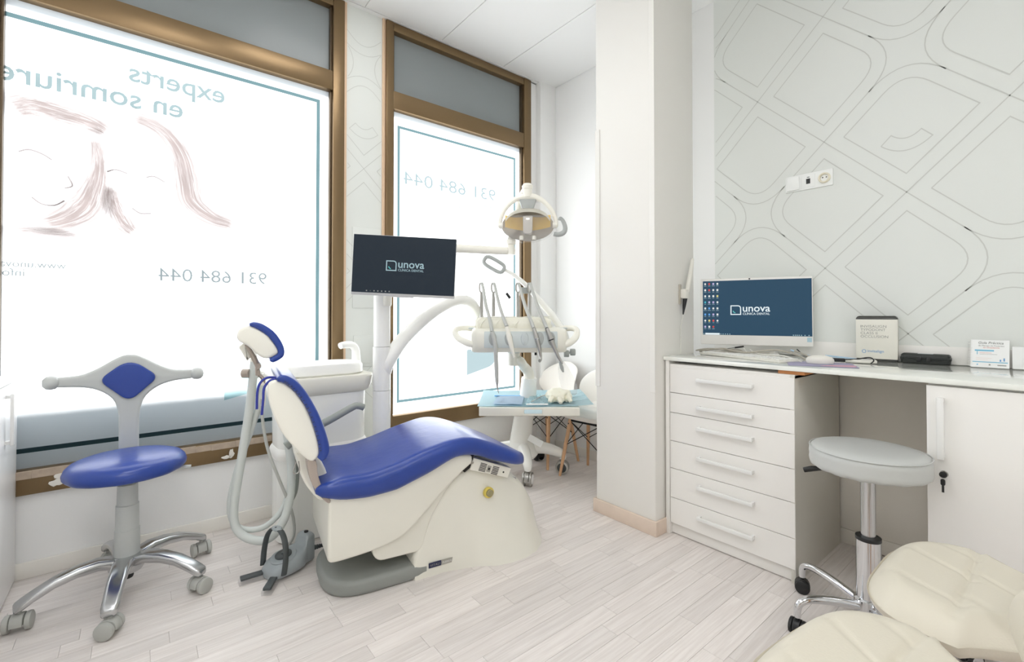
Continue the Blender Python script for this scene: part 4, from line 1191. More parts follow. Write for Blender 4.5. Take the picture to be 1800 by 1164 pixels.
link('chin', prism(nb(), rrect(mwid * .385, mwid * .60, -.005, .001, .002), -.018, -.001, mm2, bev=.0012), 'silverbezel', mon)
logo(mm2 @ Matrix.Translation((.168, .128, .001)), .184, ms2, 'scrdim', 'scrteal', 'scrdim')
for i in range(7):
    x = .076 + i * .0185
    link('icon', flat(nb(), [(x - .003, .019), (x + .003, .019), (x + .003, .025), (x - .003, .025)], mm2, h=.003), 'printgrey' if i != 1 else 'pedaldark', ms2)
mc_ = mm2 @ V((mwid * .30, mhh * .45, -.04))
link('mount', box(nb(), PX - .03, PX + .03, PY - .075, PY - .02, 1.27, 1.40, bev=.006), 'ivory', mon)
link('joint', LA([(0, -.03), (.022, -.03), (.024, -.02), (.024, .02), (.022, .03), (0, .03)], axes((PX + .012, PY - .035, 1.175), U, F, EZ), 20), 'ivory', mon)

# ------------------------------------------------------------------ operating lamp on its arm
ol = thing('operating_lamp', 'white dental operating lamp with amber reflectors on a long pole arm', 'lamp', (PX, PY, 1.47))
LCt = V((1.632, 1.878, 0))
fo = (V((LCt.x, LCt.y, 0))).normalized(); ru = V((fo.y, -fo.x, 0))
ml = axes((LCt.x, LCt.y, 1.595), ru, fo, EZ)
link('arm', tube(nb(), [(PX, PY, 1.468), (1.336, 2.125, 1.460), (1.52, 2.01, 1.452), (1.585, 1.965, 1.450)], [.026, .024, .022, .021], n=16), 'ivory', ol)
link('arm_collar', T([(PX, PY, 1.44), (PX, PY, 1.50)], .034, n=20), 'ivory', ol)
link('arm_end', LA([(0, -.025), (.024, -.025), (.026, 0), (.020, .018), (.018, .03), (.026, .032), (.028, .055), (.020, .06), (.015, .075), (0, .075)], Matrix.Translation((1.585, 1.965, 1.455)), 18), 'ivory', ol)
link('riser', tube(nb(), [(1.585, 1.965, 1.52), ml @ V((-.055, .085, -.02)), ml @ V((-.052, .095, .10)), ml @ V((-.03, .07, .18)), ml @ V((-.004, .02, .20))], [.012, .014, .015, .016, .016], n=12, k=5), 'ivory', ol)
link('pivot', LA([(0, -.03), (.022, -.03), (.024, -.01), (.026, .0), (.024, .012), (.028, .014), (.030, .03), (.022, .042), (0, .046)], ml @ Matrix.Translation((-.002, 0, .172)), 22), 'ivory', ol)
yk = [(-.152, 0, -.02), (-.148, 0, .02), (-.125, 0, .075), (-.08, 0, .122), (-.04, 0, .140), (0, 0, .145), (.04, 0, .140), (.08, 0, .122), (.125, 0, .075), (.15, 0, .02), (.152, 0, -.02)]
link('yoke', tube(nb(), [ml @ V(p) for p in yk], [.012, .012, .012, .013, .018, .02, .018, .013, .012, .012, .012], n=10, k=4, flat=.8, up=fo), 'ivory', ol)
link('yoke_block', prism(nb(), rpoly([(-.048, .128), (.048, .128), (.030, .075), (-.030, .075)], .01), -.025, .02, axes(ml.translation, ru, EZ, -fo), bev=.006), 'lampgrey', ol)
# bowl: a shallow dish, open to the viewer and below
rings = []
for i in range(9):
    t = max(i / 8, .014)
    rings.append([ml @ V((.142 * t * math.cos(a), .085 * (1 - t * t) - .01, -.016 + .082 * t * math.sin(a))) for a in [2 * PI * j / 40 for j in range(40)]])
bowl = loft(nb(), rings, caps=False)
bmesh.ops.solidify(bowl, geom=bowl.faces[:], thickness=.004)
link('bowl', bowl, 'lamppillar', ol, sharp=60)
rings = []
for y, z, w in ((-.030, .050, .118), (-.02, .062, .122), (.01, .080, .114), (.05, .076, .08), (.075, .045, .05)):
    rings.append([ml @ V((w * math.sin(a), y - .016 * math.cos(a) * 1.6, z - (1 - math.cos(a)) * .055)) for a in [R(-80) + R(160) * j / 24 for j in range(25)]])
hd = nb()
vs = [[hd.verts.new(p) for p in r] for r in rings]
for a, b in zip(vs, vs[1:]):
    for j in range(24): hd.faces.new((a[j], a[j + 1], b[j + 1], b[j]))
bmesh.ops.solidify(hd, geom=hd.faces[:], thickness=.005)
link('hood', hd, 'ivory', ol, sharp=60)
for sg in (-1, 1):
    q = nb(); rows = []
    for i in range(7):
        u = i / 6
        rows.append([q.verts.new(ml @ V((sg * (.026 + .096 * u), .030 - .052 * u * u, (.046 - .080 * v * (1 - .2 * u)) - .006 * u))) for v in [j / 5 for j in range(6)]])
    for a, b in zip(rows, rows[1:]):
        for j in range(5): q.faces.new((a[j], a[j + 1], b[j + 1], b[j]))
    bmesh.ops.solidify(q, geom=q.faces[:], thickness=.003)
    link('reflector', q, 'amber', ol, sharp=60)
pl2 = link('bulb_shield', prism(nb(), rpoly([(-.027, .036), (.027, .036), (.025, -.062), (-.025, -.062)], [.006, .006, .02, .02]), -.014, .03, axes(ml.translation + fo * .002, ru, EZ, -fo), bev=.006), 'lamppillar', ol)
link('bulb', prism(nb(), rrect(-.008, .008, .016, .021, .002), .03, .032, axes(ml.translation + fo * .002, ru, EZ, -fo)), 'bulb', pl2)
for sg in (-1, 1): link('lens_post', LA([(0, -.012), (.011, -.012), (.012, .0), (.010, .010), (0, .012)], ml @ Matrix.Translation((sg * .034, -.01, -.080)), 16), 'ivory', ol)
sh = nb(); rows = []
for i in range(9):
    v = i / 8
    z = .03 - .135 * v
    w = .152 * math.sqrt(max(.02, 1 - (max(0, v - .35) / .66) ** 2)) * (.93 + .07 * min(1, v * 3))
    rows.append([sh.verts.new(ml @ V((w * math.sin(a), -.02 - .045 * math.cos(a) + .05 * v * v, z))) for a in [R(-85) + R(170) * j / 20 for j in range(21)]])
for a, b in zip(rows, rows[1:]):
    for j in range(20): sh.faces.new((a[j], a[j + 1], b[j + 1], b[j]))
link('clear_shield', sh, 'shield', ol, sharp=80)
for sg in (-1, 1):
    link('side_pivot', LA([(0, -.012), (.016, -.012), (.018, 0), (.014, .012), (0, .014)], axes(ml @ V((sg * .146, 0, -.012)), fo, EZ, ru * sg), 18), 'ivory', ol)
hl = [(.140, 0, -.058), (.165, 0, -.062), (.192, 0, -.052), (.202, 0, -.028), (.192, 0, .008), (.176, 0, .026), (.170, 0, .016)]
link('handle', tube(nb(), [ml @ V(p) for p in hl], [.012, .013, .014, .013, .011, .010, .008], n=12, k=5), 'lampgrey', ol)

# ------------------------------------------------------------------ delivery cart with instrument head and tray
dk = thing('delivery_cart', 'white wheeled instrument cart with arched head and tray beyond the blue footrest', 'instrument cart', (2.06, 2.44, 0))
cc = V((2.06, 2.44, 0))
wheels = [(1.945, 2.24), (2.285, 2.265), (2.35, 2.585), (1.80, 2.60)]
def caster(cx, cy, ang, r, w, par, mw, mf, hub=None, ztop=None):
    """twin-wheel caster; returns the fork part with its wheels as sub-parts"""
    m = Matrix.Translation((cx, cy, 0)) @ Matrix.Rotation(ang, 4, 'Z')
    bm = nb()
    prism(bm, [(p[0], p[1]) for p in [(r * 1.02 * math.cos(R(a)), r + r * 1.02 * math.sin(R(a))) for a in range(-10, 191, 20)]], -w * .30, w * .30, m @ Matrix.Rotation(R(90), 4, 'X'), bev=.002)
    tube(bm, [m @ V((0, 0, r * 1.5)), m @ V((0, 0, ztop or r * 2.6))], r * .26, n=12)
    fk = link('caster', bm, mf, par)
    for s_ in (-1, 1):
        mm_ = m @ Matrix.Translation((0, s_ * w * .5, r)) @ Matrix.Rotation(R(90), 4, 'X')
        b_ = nb(); h_ = w * .17
        lathe(b_, [(0, -h_), (r * .78, -h_), (r * .96, -h_ * .7), (r, 0), (r * .96, h_ * .7), (r * .78, h_), (0, h_)], mm_, 22)
        wh = link('wheel', b_, mw, fk)
        if hub:
            b_ = nb(); lathe(b_, [(0, -h_ * 1.25), (r * .66, -h_ * 1.2), (r * .7, -h_), (r * .7, h_), (r * .66, h_ * 1.2), (0, h_ * 1.25)], mm_, 20)
            link('hub_cap', b_, hub, fk)
    return fk
link('hub', LA([(0, .12), (.10, .12), (.115, .14), (.10, .20), (.075, .24), (0, .24)], Matrix.Translation(cc), 24), 'unitwhite', dk)
for i, (x, y) in enumerate(wheels):
    w_ = V((x, y, 0)); dr_ = (w_ - cc); L_ = dr_.length; dr_.normalize()
    link('leg', tube(nb(), [cc + dr_ * .05 + EZ * .185, cc + dr_ * (L_ * .55) + EZ * .178, cc + dr_ * (L_ * .9) + EZ * .148, w_ + EZ * .125, w_ + EZ * .10], [.05, .04, .034, .028, .022], n=12, k=4), 'unitwhite', dk)
    caster(x, y, [R(35), R(-55), R(80), R(10)][i], .046, .046, dk, 'steel' if i != 2 else 'black', 'steel' if i != 2 else 'black', 'paperwhite' if i == 0 else ('pedaldark' if i == 1 else None), .115)
link('column', tube(nb(), [(2.055, 2.445, .20), (2.045, 2.40, .38), (2.02, 2.335, .52)], [.078, .068, .058], n=22, k=4), 'unitwhite', dk)
ctop = F * 3.03 + U * .113
link('upper_column', tube(nb(), [ctop + F * .02 - U * .01 + EZ * .52, ctop + EZ * .685], [.058, .050], n=22), 'unitwhite', dk)
link('tag', B(-.05, .05, -.002, .002, -.022, .022, mtx=Matrix.Translation(F * 3.05 + U * .155 + EZ * .265) @ axes((0, 0, 0), (U * .8 - EZ * .45).normalized(), F, (EZ * .8 + U * .45).normalized())), 'paperwhite', dk)
# swan-neck arm between column and instrument head
hp0 = F * 2.95 + U * .012
link('neck', tube(nb(), [ctop + EZ * .66, ctop + EZ * .72 - U * .005, ctop + EZ * .765 - U * .04 - F * .02, hp0 + U * .04 + EZ * .800, hp0 + EZ * .815], [.036, .034, .032, .031, .031], n=16, k=5), 'ivory', dk)
link('neck_post', T([hp0 + EZ * .775, hp0 + EZ * .862], .038, n=20), 'ivory', dk)
link('neck_collar', LA([(0, 0), (.034, 0), (.04, .01), (.05, .02), (.105, .03), (.12, .036), (0, .036)], Matrix.Translation(hp0 + EZ * .848), 24), 'panelgrey', dk)
link('stop_pin', T([hp0 + U * .14 + EZ * .84, hp0 + U * .14 + EZ * .875], .008, n=10), 'black', dk)
# instrument head; axes: u across, v away, z up
D0 = 2.88
mh = axes(F * D0, U, F, EZ)
prof = [(-.115, .872), (-.145, .885), (-.158, .915), (-.155, .965), (-.140, 1.0), (-.10, 1.018), (.0, 1.022), (.12, 1.018), (.15, .99), (.15, .90), (.11, .872)]
pr2 = [(p.x, p.y) for p in smooth([(*q, 0) for q in prof], 3, True)]
rings = []
for u, k in ((-.245, .72), (-.242, .88), (-.23, .97), (-.20, 1), (.285, 1), (.315, .97), (.327, .88), (.33, .72)):
    rings.append([mh @ V((u, v * k, .945 + (z - .945) * k)) for v, z in pr2])
hd_ = link('head', loft(nb(), rings), 'cream', dk, sharp=50)
fp = [(p[0] * 1.025 - .001, p[1]) for p in pr2 if p[0] < -.13 and .90 < p[1] < 1.005]
fp.sort(key=lambda p: p[1])
poly = fp + [(-.12, fp[-1][1] - .002), (-.12, fp[0][1] + .002)]
pg = link('front_panel', prism(nb(), poly, -.165, .270, mh @ axes((0, 0, 0), (0, 1, 0), (0, 0, 1), (1, 0, 0)), bev=.004), 'panelgrey', hd_)
hold = [(-.115, .0), (-.020, 0), (.075, 0), (.165, 0), (.232, 0)]
for i, (u, _) in enumerate(hold):
    b_ = LA([(0, .006), (.020, .005), (.024, .0), (.024, -.01)], mh @ Matrix.Translation((u, -.160, .955)) @ Matrix.Rotation(R(90), 4, 'X') @ Matrix.Diagonal((1, 1.75, 1, 1)), 22)
    link('holder', b_, 'panelgrey' if i == 2 else 'lampgrey', hd_)
# wrapped tool tray on top of the head
rings = []
for z, g in ((1.012, .004), (1.03, 0), (1.062, .004), (1.078, .014), (1.084, .04)):
    rings.append([mh @ V((u + .006 * math.sin(i * 2.3 + z * 90), v + .004 * math.sin(i * 1.7), z + .003 * math.sin(i * 3.1))) for i, (u, v) in enumerate(rrect(-.225 + g, .24 - g, -.10 + g, .14 - g, .03, 6))])
link('wrapped_tray', loft(nb(), rings), 'wrap', dk, sharp=60)
for i, u in enumerate((-.19, -.10, .02, .12)):
    link('wrap_fold', tube(nb(), [mh @ V((u, -.10, 1.02)), mh @ V((u + .01, -.103, 1.05)), mh @ V((u + .05, -.06, 1.083)), mh @ V((u + .12, .06, 1.086))], .0035, k=4, n=6), 'wrap', dk)
for sg, u0 in ((-1, -.235), (1, .32)):
    pts = [(u0 - sg * .02, .02, 1.008), (u0 + sg * .055, .0, 1.016), (u0 + sg * .105, -.05, 1.010), (u0 + sg * .112, -.075, .985), (u0 + sg * .085, -.10, .955), (u0 + sg * .03, -.13, .930), (u0 - sg * .02, -.13, .92)]
    if sg > 0: pts = [(u0 + (p[0] - u0) * .68, p[1], p[2]) for p in pts]
    link('side_handle', tube(nb(), [mh @ V(p) for p in pts], [.02, .019, .018, .019, .021, .022, .02], n=12, k=5, flat=1), 'ivory', hd_)
    wing = [(u0 - sg * .01, .10), (u0 + sg * (.085 if sg < 0 else .07), .05), (u0 + sg * (.10 if sg < 0 else .075), -.03), (u0 + sg * .05, -.01), (u0 - sg * .01, -.02)]
    link('side_shelf', prism(nb(), wing if sg < 0 else wing, 1.008, 1.02, mh, bev=.004), 'panelgrey', hd_)
# whip arms and instruments
us = (-.195, -.118, .038, .112)
hps = [
    dict(n='scaler_handpiece', label='slim grey handpiece with a long straight tip pointing down at the tray', pts=[(-.118, -.165, 1.0), (-.100, -.172, .93), (-.094, -.172, .84), (-.090, -.172, .74), (-.088, -.172, .70)], r=[.012, .014, .013, .012, .009], m='hosethin', tip=[(-.088, -.172, .705), (-.086, -.172, .67), (-.078, -.172, .637)], tr=[.009, .004, .0015], tm='steel'),
    dict(n='air_syringe', label='ivory tapered handpiece second along the instrument head', pts=[(-.030, -.165, 1.03), (-.016, -.172, .965), (.0, -.175, .90), (.010, -.175, .865)], r=[.010, .017, .013, .008], m='ivory', tip=[(.010, -.175, .867), (.014, -.176, .845)], tr=[.007, .003], tm='ivory'),
    dict(n='turbine_handpiece', label='steel handpiece with a short bent head third along the instrument head', pts=[(.128, -.165, 1.02), (.146, -.172, .96), (.160, -.175, .90), (.168, -.175, .855)], r=[.011, .014, .012, .009], m='steel', tip=[(.168, -.175, .86), (.168, -.180, .836), (.160, -.190, .828)], tr=[.009, .008, .009], tm='steel'),
    dict(n='contra_angle_handpiece', label='long chrome angled handpiece with a black collar on the window-corner end of the head', pts=[(.205, -.165, 1.02), (.230, -.172, .955), (.252, -.175, .895), (.275, -.178, .845)], r=[.012, .015, .012, .009], m='steel', tip=[(.275, -.178, .848), (.290, -.178, .822), (.300, -.18, .818)], tr=[.009, .008, .008], tm='steel'),
]
for i, (u, h) in enumerate(zip(us, hps)):
    b_ = nb()
    tube(b_, [mh @ V((u, .06, 1.06)), mh @ V((u, .06, 1.20)), mh @ V((u - .002, .055, 1.24))], [.012, .011, .008], n=10)
    for s_ in (-1, 1):
        tube(b_, [mh @ V((u, .055, 1.235)), mh @ V((u + s_ * .011, .05, 1.255)), mh @ V((u + s_ * .012, .045, 1.285)), mh @ V((u + s_ * .006, .04, 1.302))], .0055, n=8, k=3)
    tube(b_, [mh @ V((u - .012, .04, 1.298)), mh @ V((u + .012, .04, 1.298))], .006, n=10)
    link('whip_arm', b_, 'steel', dk)
    t = thing(h['n'], h['label'], 'dental handpiece', mh @ V(h['pts'][0]), group=None)
    t['group'] = 'instruments on the cart head'
    link('body', tube(nb(), [mh @ V(p) for p in h['pts']], h['r'], n=14, k=4), h['m'], t)
    link('tip', tube(nb(), [mh @ V(p) for p in h['tip']], h['tr'], n=12, k=3), h['tm'], t)
    p0 = h['pts'][0]
    link('hose', tube(nb(), [mh @ V((u, .036, 1.300)), mh @ V((u + .012, .02, 1.27)), mh @ V((u + (p0[0] - u) * .45, -.06, 1.16)), mh @ V((u + (p0[0] - u) * .85, -.135, 1.06)), mh @ V(p0)], [.008, .0095, .0105, .011, .011], n=10, k=5), 'hosethin', t)
    if i in (2, 3):
        q = mh @ V(h['pts'][1]); q2 = mh @ V(h['pts'][2])
        link('collar', T([q, q.lerp(q2, .10)], h['r'][1] + .0012, n=14), 'black' if i == 3 else 'chrome', t)
# curved arm with ring handle
ra = [(F * 2.98 + U * ((x - 900) / 808 * 2.98) + EZ * z) for x, z in ((996, .93), (990, .99), (975, 1.075), (952, 1.175), (926, 1.285), (902, 1.36), (884, 1.395))]
link('lamp_arm', tube(nb(), ra, [.020, .024, .024, .021, .017, .013, .010], n=12, k=5), 'unitwhite', dk)
r0 = F * 2.96 + U * ((852 - 900) / 808 * 2.96) + EZ * 1.458; r1 = F * 2.96 + U * ((885 - 900) / 808 * 2.96) + EZ * 1.388
rd = (r1 - r0).normalized(); rn = F.cross(rd).normalized()
ring = []
for i in range(28):
    a = 2 * PI * i / 28
    c_ = r0.lerp(r1, .5); L_ = (r1 - r0).length / 2
    ring.append(c_ + rd * (L_ * math.copysign(abs(math.cos(a)) ** .55, math.cos(a))) + rn * (.030 * math.copysign(abs(math.sin(a)) ** .6, math.sin(a))))
link('ring_handle', tube(nb(), ring, .013, n=10, closed=True, up=F), 'lampgrey', dk)
link('cord', T([r1 + EZ * -.01, F * 2.96 - U * .055 + EZ * 1.33, F * 2.96 - U * .06 + EZ * 1.285, F * 2.96 - U * .035 + EZ * 1.235], .0022, k=5, n=6), 'hosethin', dk)
link('plug', T([F * 2.96 - U * .036 + EZ * 1.238, F * 2.96 - U * .012 + EZ * 1.205], .009, n=10), 'black', dk)
link('rear_socket', B(.055, .105, .06, .09, 1.235, 1.275, bev=.008, mtx=mh), 'lampgrey', dk)
# cup holder with hanging clear sleeve
ch = F * 2.92
b_ = nb()
for u in (.345, .385): lathe(b_, [(0, -.016), (.020, -.016), (.022, -.012), (.022, .012), (.020, .016), (0, .016)], axes(ch + U * u + EZ * (.852 if u < .36 else .862), F, EZ, U), 18)
tube(b_, [ch + U * .30 + EZ * .90, ch + U * .345 + EZ * .855, ch + U * .39 + EZ * .862], .008, n=8)
link('side_holder', b_, 'lampgrey', dk)
slv = []
for z, w_, d_ in ((.80, .018, .010), (.76, .034, .016), (.70, .048, .016), (.64, .052, .012), (.60, .038, .006), (.588, .02, .003)):
    c_ = ch + U * (.315 + (.80 - z) * .30) + EZ * z
    slv.append([c_ + U * (w_ * math.cos(a)) + F * (d_ * math.sin(a)) for a in [2 * PI * j / 16 for j in range(16)]])
link('clear_sleeve', loft(nb(), slv), 'shield', dk)
link('sleeve_tip', tube(nb(), [ch + U * .305 + EZ * .80, ch + U * .315 + EZ * .765, ch + U * .325 + EZ * .735], [.008, .013, .005], n=10, k=3), 'lampgrey', dk)
# tray
mt = axes(F * 3.0, U, F, EZ)
tr_ = nb()
prism(tr_, rrect(-.195, .40, -.28, .30, .03), .530, .552, mt, bev=.004)
for a, b in ((-.195, .070), (.180, .40)): prism(tr_, rpoly([(a, -.283), (b, -.283), (b, -.26), (a, -.26)], .004), .500, .5535, mt, bev=.006)
prism(tr_, rrect(-.19, .395, -.278, .295, .03), .500, .531, mt, bev=.006)
link('tray', tr_, 'cream', dk)
link('tray_latch', B(.072, .178, -.281, -.27, .515, .540, bev=.003, mtx=mt), 'napkin', dk)
def sheet(name, u0, u1, v0, v1, z, nu, nv, fn, m, label, cat, frame=mt, thick=.0012, skew=0):
    b_ = nb(); vs = []
    for i in range(nu + 1):
        row = []
        for j in range(nv + 1):
            a, c = i / nu, j / nv
            row.append(b_.verts.new(frame @ V((u0 + (u1 - u0) * a + skew * c, v0 + (v1 - v0) * c, z + fn(a, c)))))
        vs.append(row)
    for i in range(nu):
        for j in range(nv): b_.faces.new((vs[i][j], vs[i + 1][j], vs[i + 1][j + 1], vs[i][j + 1]))
    bmesh.ops.solidify(b_, geom=b_.faces[:], thickness=thick)
    c_ = frame @ V(((u0 + u1) / 2, (v0 + v1) / 2, z))
    t = thing(name, label, cat, c_)
    link('sheet', b_, m, t, sharp=60)
    return t
def wav(a, c): return .0035 + .0035 * math.sin(a * 9 + c * 3) * math.sin(c * 6 + 1) + (.010 * (a - .85) / .15 if a > .85 else 0) - (.0 if a > .04 else 0)
nk = sheet('napkin', -.205, .485, -.275, .305, .5535, 30, 16, wav, 'napkin', 'large pale blue paper napkin covering the instrument tray', 'napkin', thick=-.0012, skew=0)
for v in (-.10, .02, .13):
    link('fold_line', tube(nb(), [mt @ V((.38, v - .02, .5635)), mt @ V((.44, v, .565)), mt @ V((.478, v + .01, .572))], .0025, n=6), 'napkin', nk)
bb = sheet('folded_bib', -.115, .060, -.255, .020, .567, 8, 8, lambda a, c: .002 * math.sin(a * 12) * (1 - c), 'mask', 'folded light blue bib with a bright blue band lying on the napkin', 'bib', thick=-.002, skew=.02)
link('band', B(-.115, .095, .020, .036, .562, .569, bev=.002, mtx=mt), 'napkinband', bb)
po = sheet('instrument_pouch', .075, .225, -.255, .05, .563, 8, 8, lambda a, c: .004 + .006 * math.sin(a * 7 + c * 5) ** 2, 'pouch', 'clear sterile pouch with steel instruments lying beside the glove', 'pouch', skew=.05)
for k in range(3):
    link('instrument', tube(nb(), [mt @ V((.115 + k * .010, -.20 + k * .02, .568)), mt @ V((.17 + k * .012, -.06 + k * .03, .570)), mt @ V((.225 + k * .004, .03, .572))], .0035, n=8, k=3), 'steel', po)
link('paper_edge', B(.085, .215, -.268, -.250, .563, .570, bev=.002, mtx=mt), 'paperwhite', po)
# crumpled latex gloves
b_ = nb()
bmesh.ops.create_icosphere(b_, subdivisions=4, radius=1)
for v in b_.verts:
    p = v.co.copy()
    n1 = noise.noise(p * 1.7 + V((3, 1, 2))); n2 = noise.noise(p * 4.1); n3 = noise.noise(p * 9)
    k = 1 + .38 * n1 + .22 * abs(n2) + .06 * n3
    v.co = mt @ V((.292 + p.x * .068 * k, -.10 + p.y * .125 * k, max(.5645, .592 + p.z * .040 * k)))
gl = thing('latex_glove', 'crumpled ivory latex glove heaped on the blue napkin', 'glove', mt @ V((.292, -.1, .562)))
link('palm', b_, 'glove', gl, sharp=80)
for k, (a, b) in enumerate((((.25, -.20), (.225, -.235)), ((.285, -.21), (.29, -.262)), ((.33, -.19), (.355, -.225)), ((.245, -.06), (.222, -.03)), ((.34, -.05), (.36, .01)))):
    link('finger', tube(nb(), [mt @ V((*a, .582)), mt @ V(((a[0] + b[0]) / 2, (a[1] + b[1]) / 2, .594)), mt @ V((*b, .575))], [.018, .017, .011], n=10, k=3), 'glove', gl)

# ------------------------------------------------------------------ operator's stool (blue seat, grey backrest)
ox, oy = -.031, 2.397
os_ = thing('operator_stool', 'operator stool with round blue seat and grey winged backrest by the printed window', 'stool', (ox, oy, 0))
O = Matrix.Translation((ox, oy, 0))
angs = [-166.8, -100.4, -44.9 + 6, 28.8, 103]
angs = [-168, -98, -40, 28.8, 103]
link('hub', LA([(0, .085), (.05, .085), (.058, .10), (.055, .14), (.048, .15), (0, .15)], O, 24), 'polished', os_)
link('gas_spring_foot', LA([(0, .055), (.02, .055), (.022, .06), (.022, .10), (0, .10)], O, 16), 'black', os_)
for a in angs:
    d = V((math.cos(R(a)), math.sin(R(a)), 0)); c0 = V((ox, oy, 0)); rr = .295
    sd = d.cross(EZ)
    rings = []
    for t, z, w_, h_ in ((.12, .128, .036, .020), (.3, .142, .032, .019), (.5, .140, .029, .017), (.7, .127, .027, .016), (.88, .103, .026, .016), (.97, .088, .026, .017), (1.03, .080, .022, .015), (1.045, .079, .015, .010)):
        rings.append([c0 + d * (rr * t) + sd * x + EZ * (z + y) for x, y in rrect(-w_, w_, -h_, h_, min(w_, h_) * .75, 4)])
    link('leg', loft(nb(), rings), 'polished', os_, sharp=60)
    q = c0 + d * rr
    caster(q.x, q.y, R(a + 70), .030, .056, os_, 'caster', 'caster', None, .075)
link('column', LA([(0, .145), (.040, .145), (.041, .15), (.040, .248), (.038, .25), (.0375, .25), (.0365, .345), (.034, .347), (.0335, .347), (.032, .425), (0, .428)], O, 28), 'stoolgrey', os_)
link('piston', LA([(0, .42), (.016, .42), (.016, .47), (0, .47)], O, 16), 'steel', os_)
link('seat_plate', LA([(0, .462), (.09, .462), (.10, .475), (0, .478)], O, 24), 'stoolgrey', os_)
b_ = nb(); n_ = 72
prof_ = [(.0, .545), (.06, .5445), (.11, .542), (.15, .536), (.174, .527), (.187, .514), (.192, .499), (.190, .484), (.182, .474), (.165, .470), (.0, .470)]
rings = []
for r, z in prof_:
    rings.append([V((ox + (r * (1 + (.010 * math.sin(j * 9.7) * math.sin(j * 2.1) if .16 < r and z < .50 else 0))) * math.cos(2 * PI * j / n_), oy + (r * (1 + (.010 * math.sin(j * 9.7) * math.sin(j * 2.1) if .16 < r and z < .50 else 0))) * math.sin(2 * PI * j / n_), z)) if r else V((ox + .001 * math.cos(2 * PI * j / n_), oy + .001 * math.sin(2 * PI * j / n_), z)) for j in range(n_)])
link('seat', loft(b_, rings), 'blue', os_, sharp=60)
link('lever', tube(nb(), [(ox + .03, oy, .468), (ox + .13, oy - .02, .466), (ox + .175, oy - .03, .463), (ox + .205, oy - .035, .461)], [.005, .006, .008, .007], n=10), 'stoolgrey', os_)
BY = 2.575
bo = axes((ox, BY, 0), (1, 0, 0), EZ, (0, -1, 0))
outl = [(-.034, .50), (-.034, .62), (-.037, .69), (-.055, .745), (-.10, .785), (-.155, .803), (-.235, .812), (-.238, .845), (-.16, .852), (-.11, .872), (-.06, .905), (-.025, .925), (.0, .929), (.025, .925), (.06, .905), (.11, .872), (.16, .852), (.238, .845), (.235, .812), (.155, .803), (.10, .785), (.055, .745), (.037, .69), (.034, .62), (.034, .50)]
po2 = [(p.x, p.y) for p in smooth([(*q, 0) for q in outl], 3)]
link('backrest_frame', prism(nb(), po2, -.016, .016, bo, bev=.012, seg=4), 'stoolgrey', os_, sharp=60)
for s_ in (-1, 1):
    b_ = LA([(0, -.026), (.014, -.024), (.025, -.014), (.028, 0), (.025, .014), (.014, .024), (0, .026)], bo @ Matrix.Translation((s_ * .240, .829, .004)) @ Matrix.Rotation(R(90), 4, 'Y'), 20)
    link('wing_knob', b_, 'stoolgrey', os_)
dia = rpoly([(0, .728), (.100, .828), (0, .915), (-.100, .828)], [.04, .035, .06, .035], 7)
link('back_pad', prism(nb(), dia, .012, .030, bo, bev=.008, seg=4), 'blue', os_, sharp=60)
link('back_support', tube(nb(), [(ox, BY + .006, .53), (ox, BY - .005, .475), (ox, BY - .06, .455), (ox, oy + .06, .458)], [.022, .022, .02, .02], n=12, k=4), 'stoolgrey', os_)

# ------------------------------------------------------------------ grey round stool by the drawers
gx, gy = 1.965, .467
gs = thing('round_stool', 'round silver grey vinyl stool on a chrome column beside the drawer cabinet', 'stool', (gx, gy, 0))
G = Matrix.Translation((gx, gy, 0))
rings = []
for r, z in ((.001, .645), (.08, .6445), (.13, .642), (.158, .636), (.166, .629), (.170, .620), (.1715, .608), (.170, .595), (.1715, .585), (.170, .575), (.168, .568), (.158, .562), (.001, .562)):
    rings.append([V((gx + r * math.cos(2 * PI * j / 56), gy + r * math.sin(2 * PI * j / 56), z + (.0015 * math.sin(j * 1.9) if .56 < z < .62 else 0))) for j in range(56)])
st_ = link('seat', loft(nb(), rings), 'stoolvinyl', gs, sharp=60)
link('piping', T([(gx + .1695 * math.cos(2 * PI * j / 48), gy + .1695 * math.sin(2 * PI * j / 48), .630) for j in range(48)], .0022, n=6, closed=True), 'stoolvinyl', st_)
link('seat_plate', LA([(0, .545), (.07, .545), (.08, .5625), (0, .563)], G, 20), 'black', gs)
link('piston', LA([(0, .30), (.0215, .30), (.0215, .55), (0, .55)], G, 20), 'polished', gs)
link('sleeve', LA([(0, .11), (.036, .11), (.036, .325), (0, .325)], G, 24), 'chrome', gs)
link('sleeve_ring', LA([(.0, .322), (.037, .322), (.037, .333), (.028, .334), (0, .334)], G, 24), 'black', gs)
link('lever', tube(nb(), [(gx - .01, gy + .03, .55), (gx - .03, gy + .11, .546), (gx - .045, gy + .155, .536), (gx - .052, gy + .18, .526)], [.006, .006, .010, .009], n=10), 'black', gs)
link('hub', LA([(0, .06), (.04, .06), (.044, .07), (.044, .12), (.038, .125), (0, .125)], G, 20), 'chrome', gs)
for a in (70, 142, -146, -74, -2):
    d = V((math.cos(R(a)), math.sin(R(a)), 0)); c0 = V((gx, gy, 0))
    link('leg', tube(nb(), [c0 + d * .035 + EZ * .095, c0 + d * .12 + EZ * .112, c0 + d * .20 + EZ * .118, c0 + d * .238 + EZ * .108, c0 + d * .250 + EZ * .085, c0 + d * .250 + EZ * .06], [.016, .0145, .013, .0125, .012, .011], n=12, k=4), 'chrome', gs)
    q = c0 + d * .25
    caster(q.x, q.y, R(a + 40), .026, .036, gs, 'black', 'black', 'chrome' if a == -74 else None, .066)

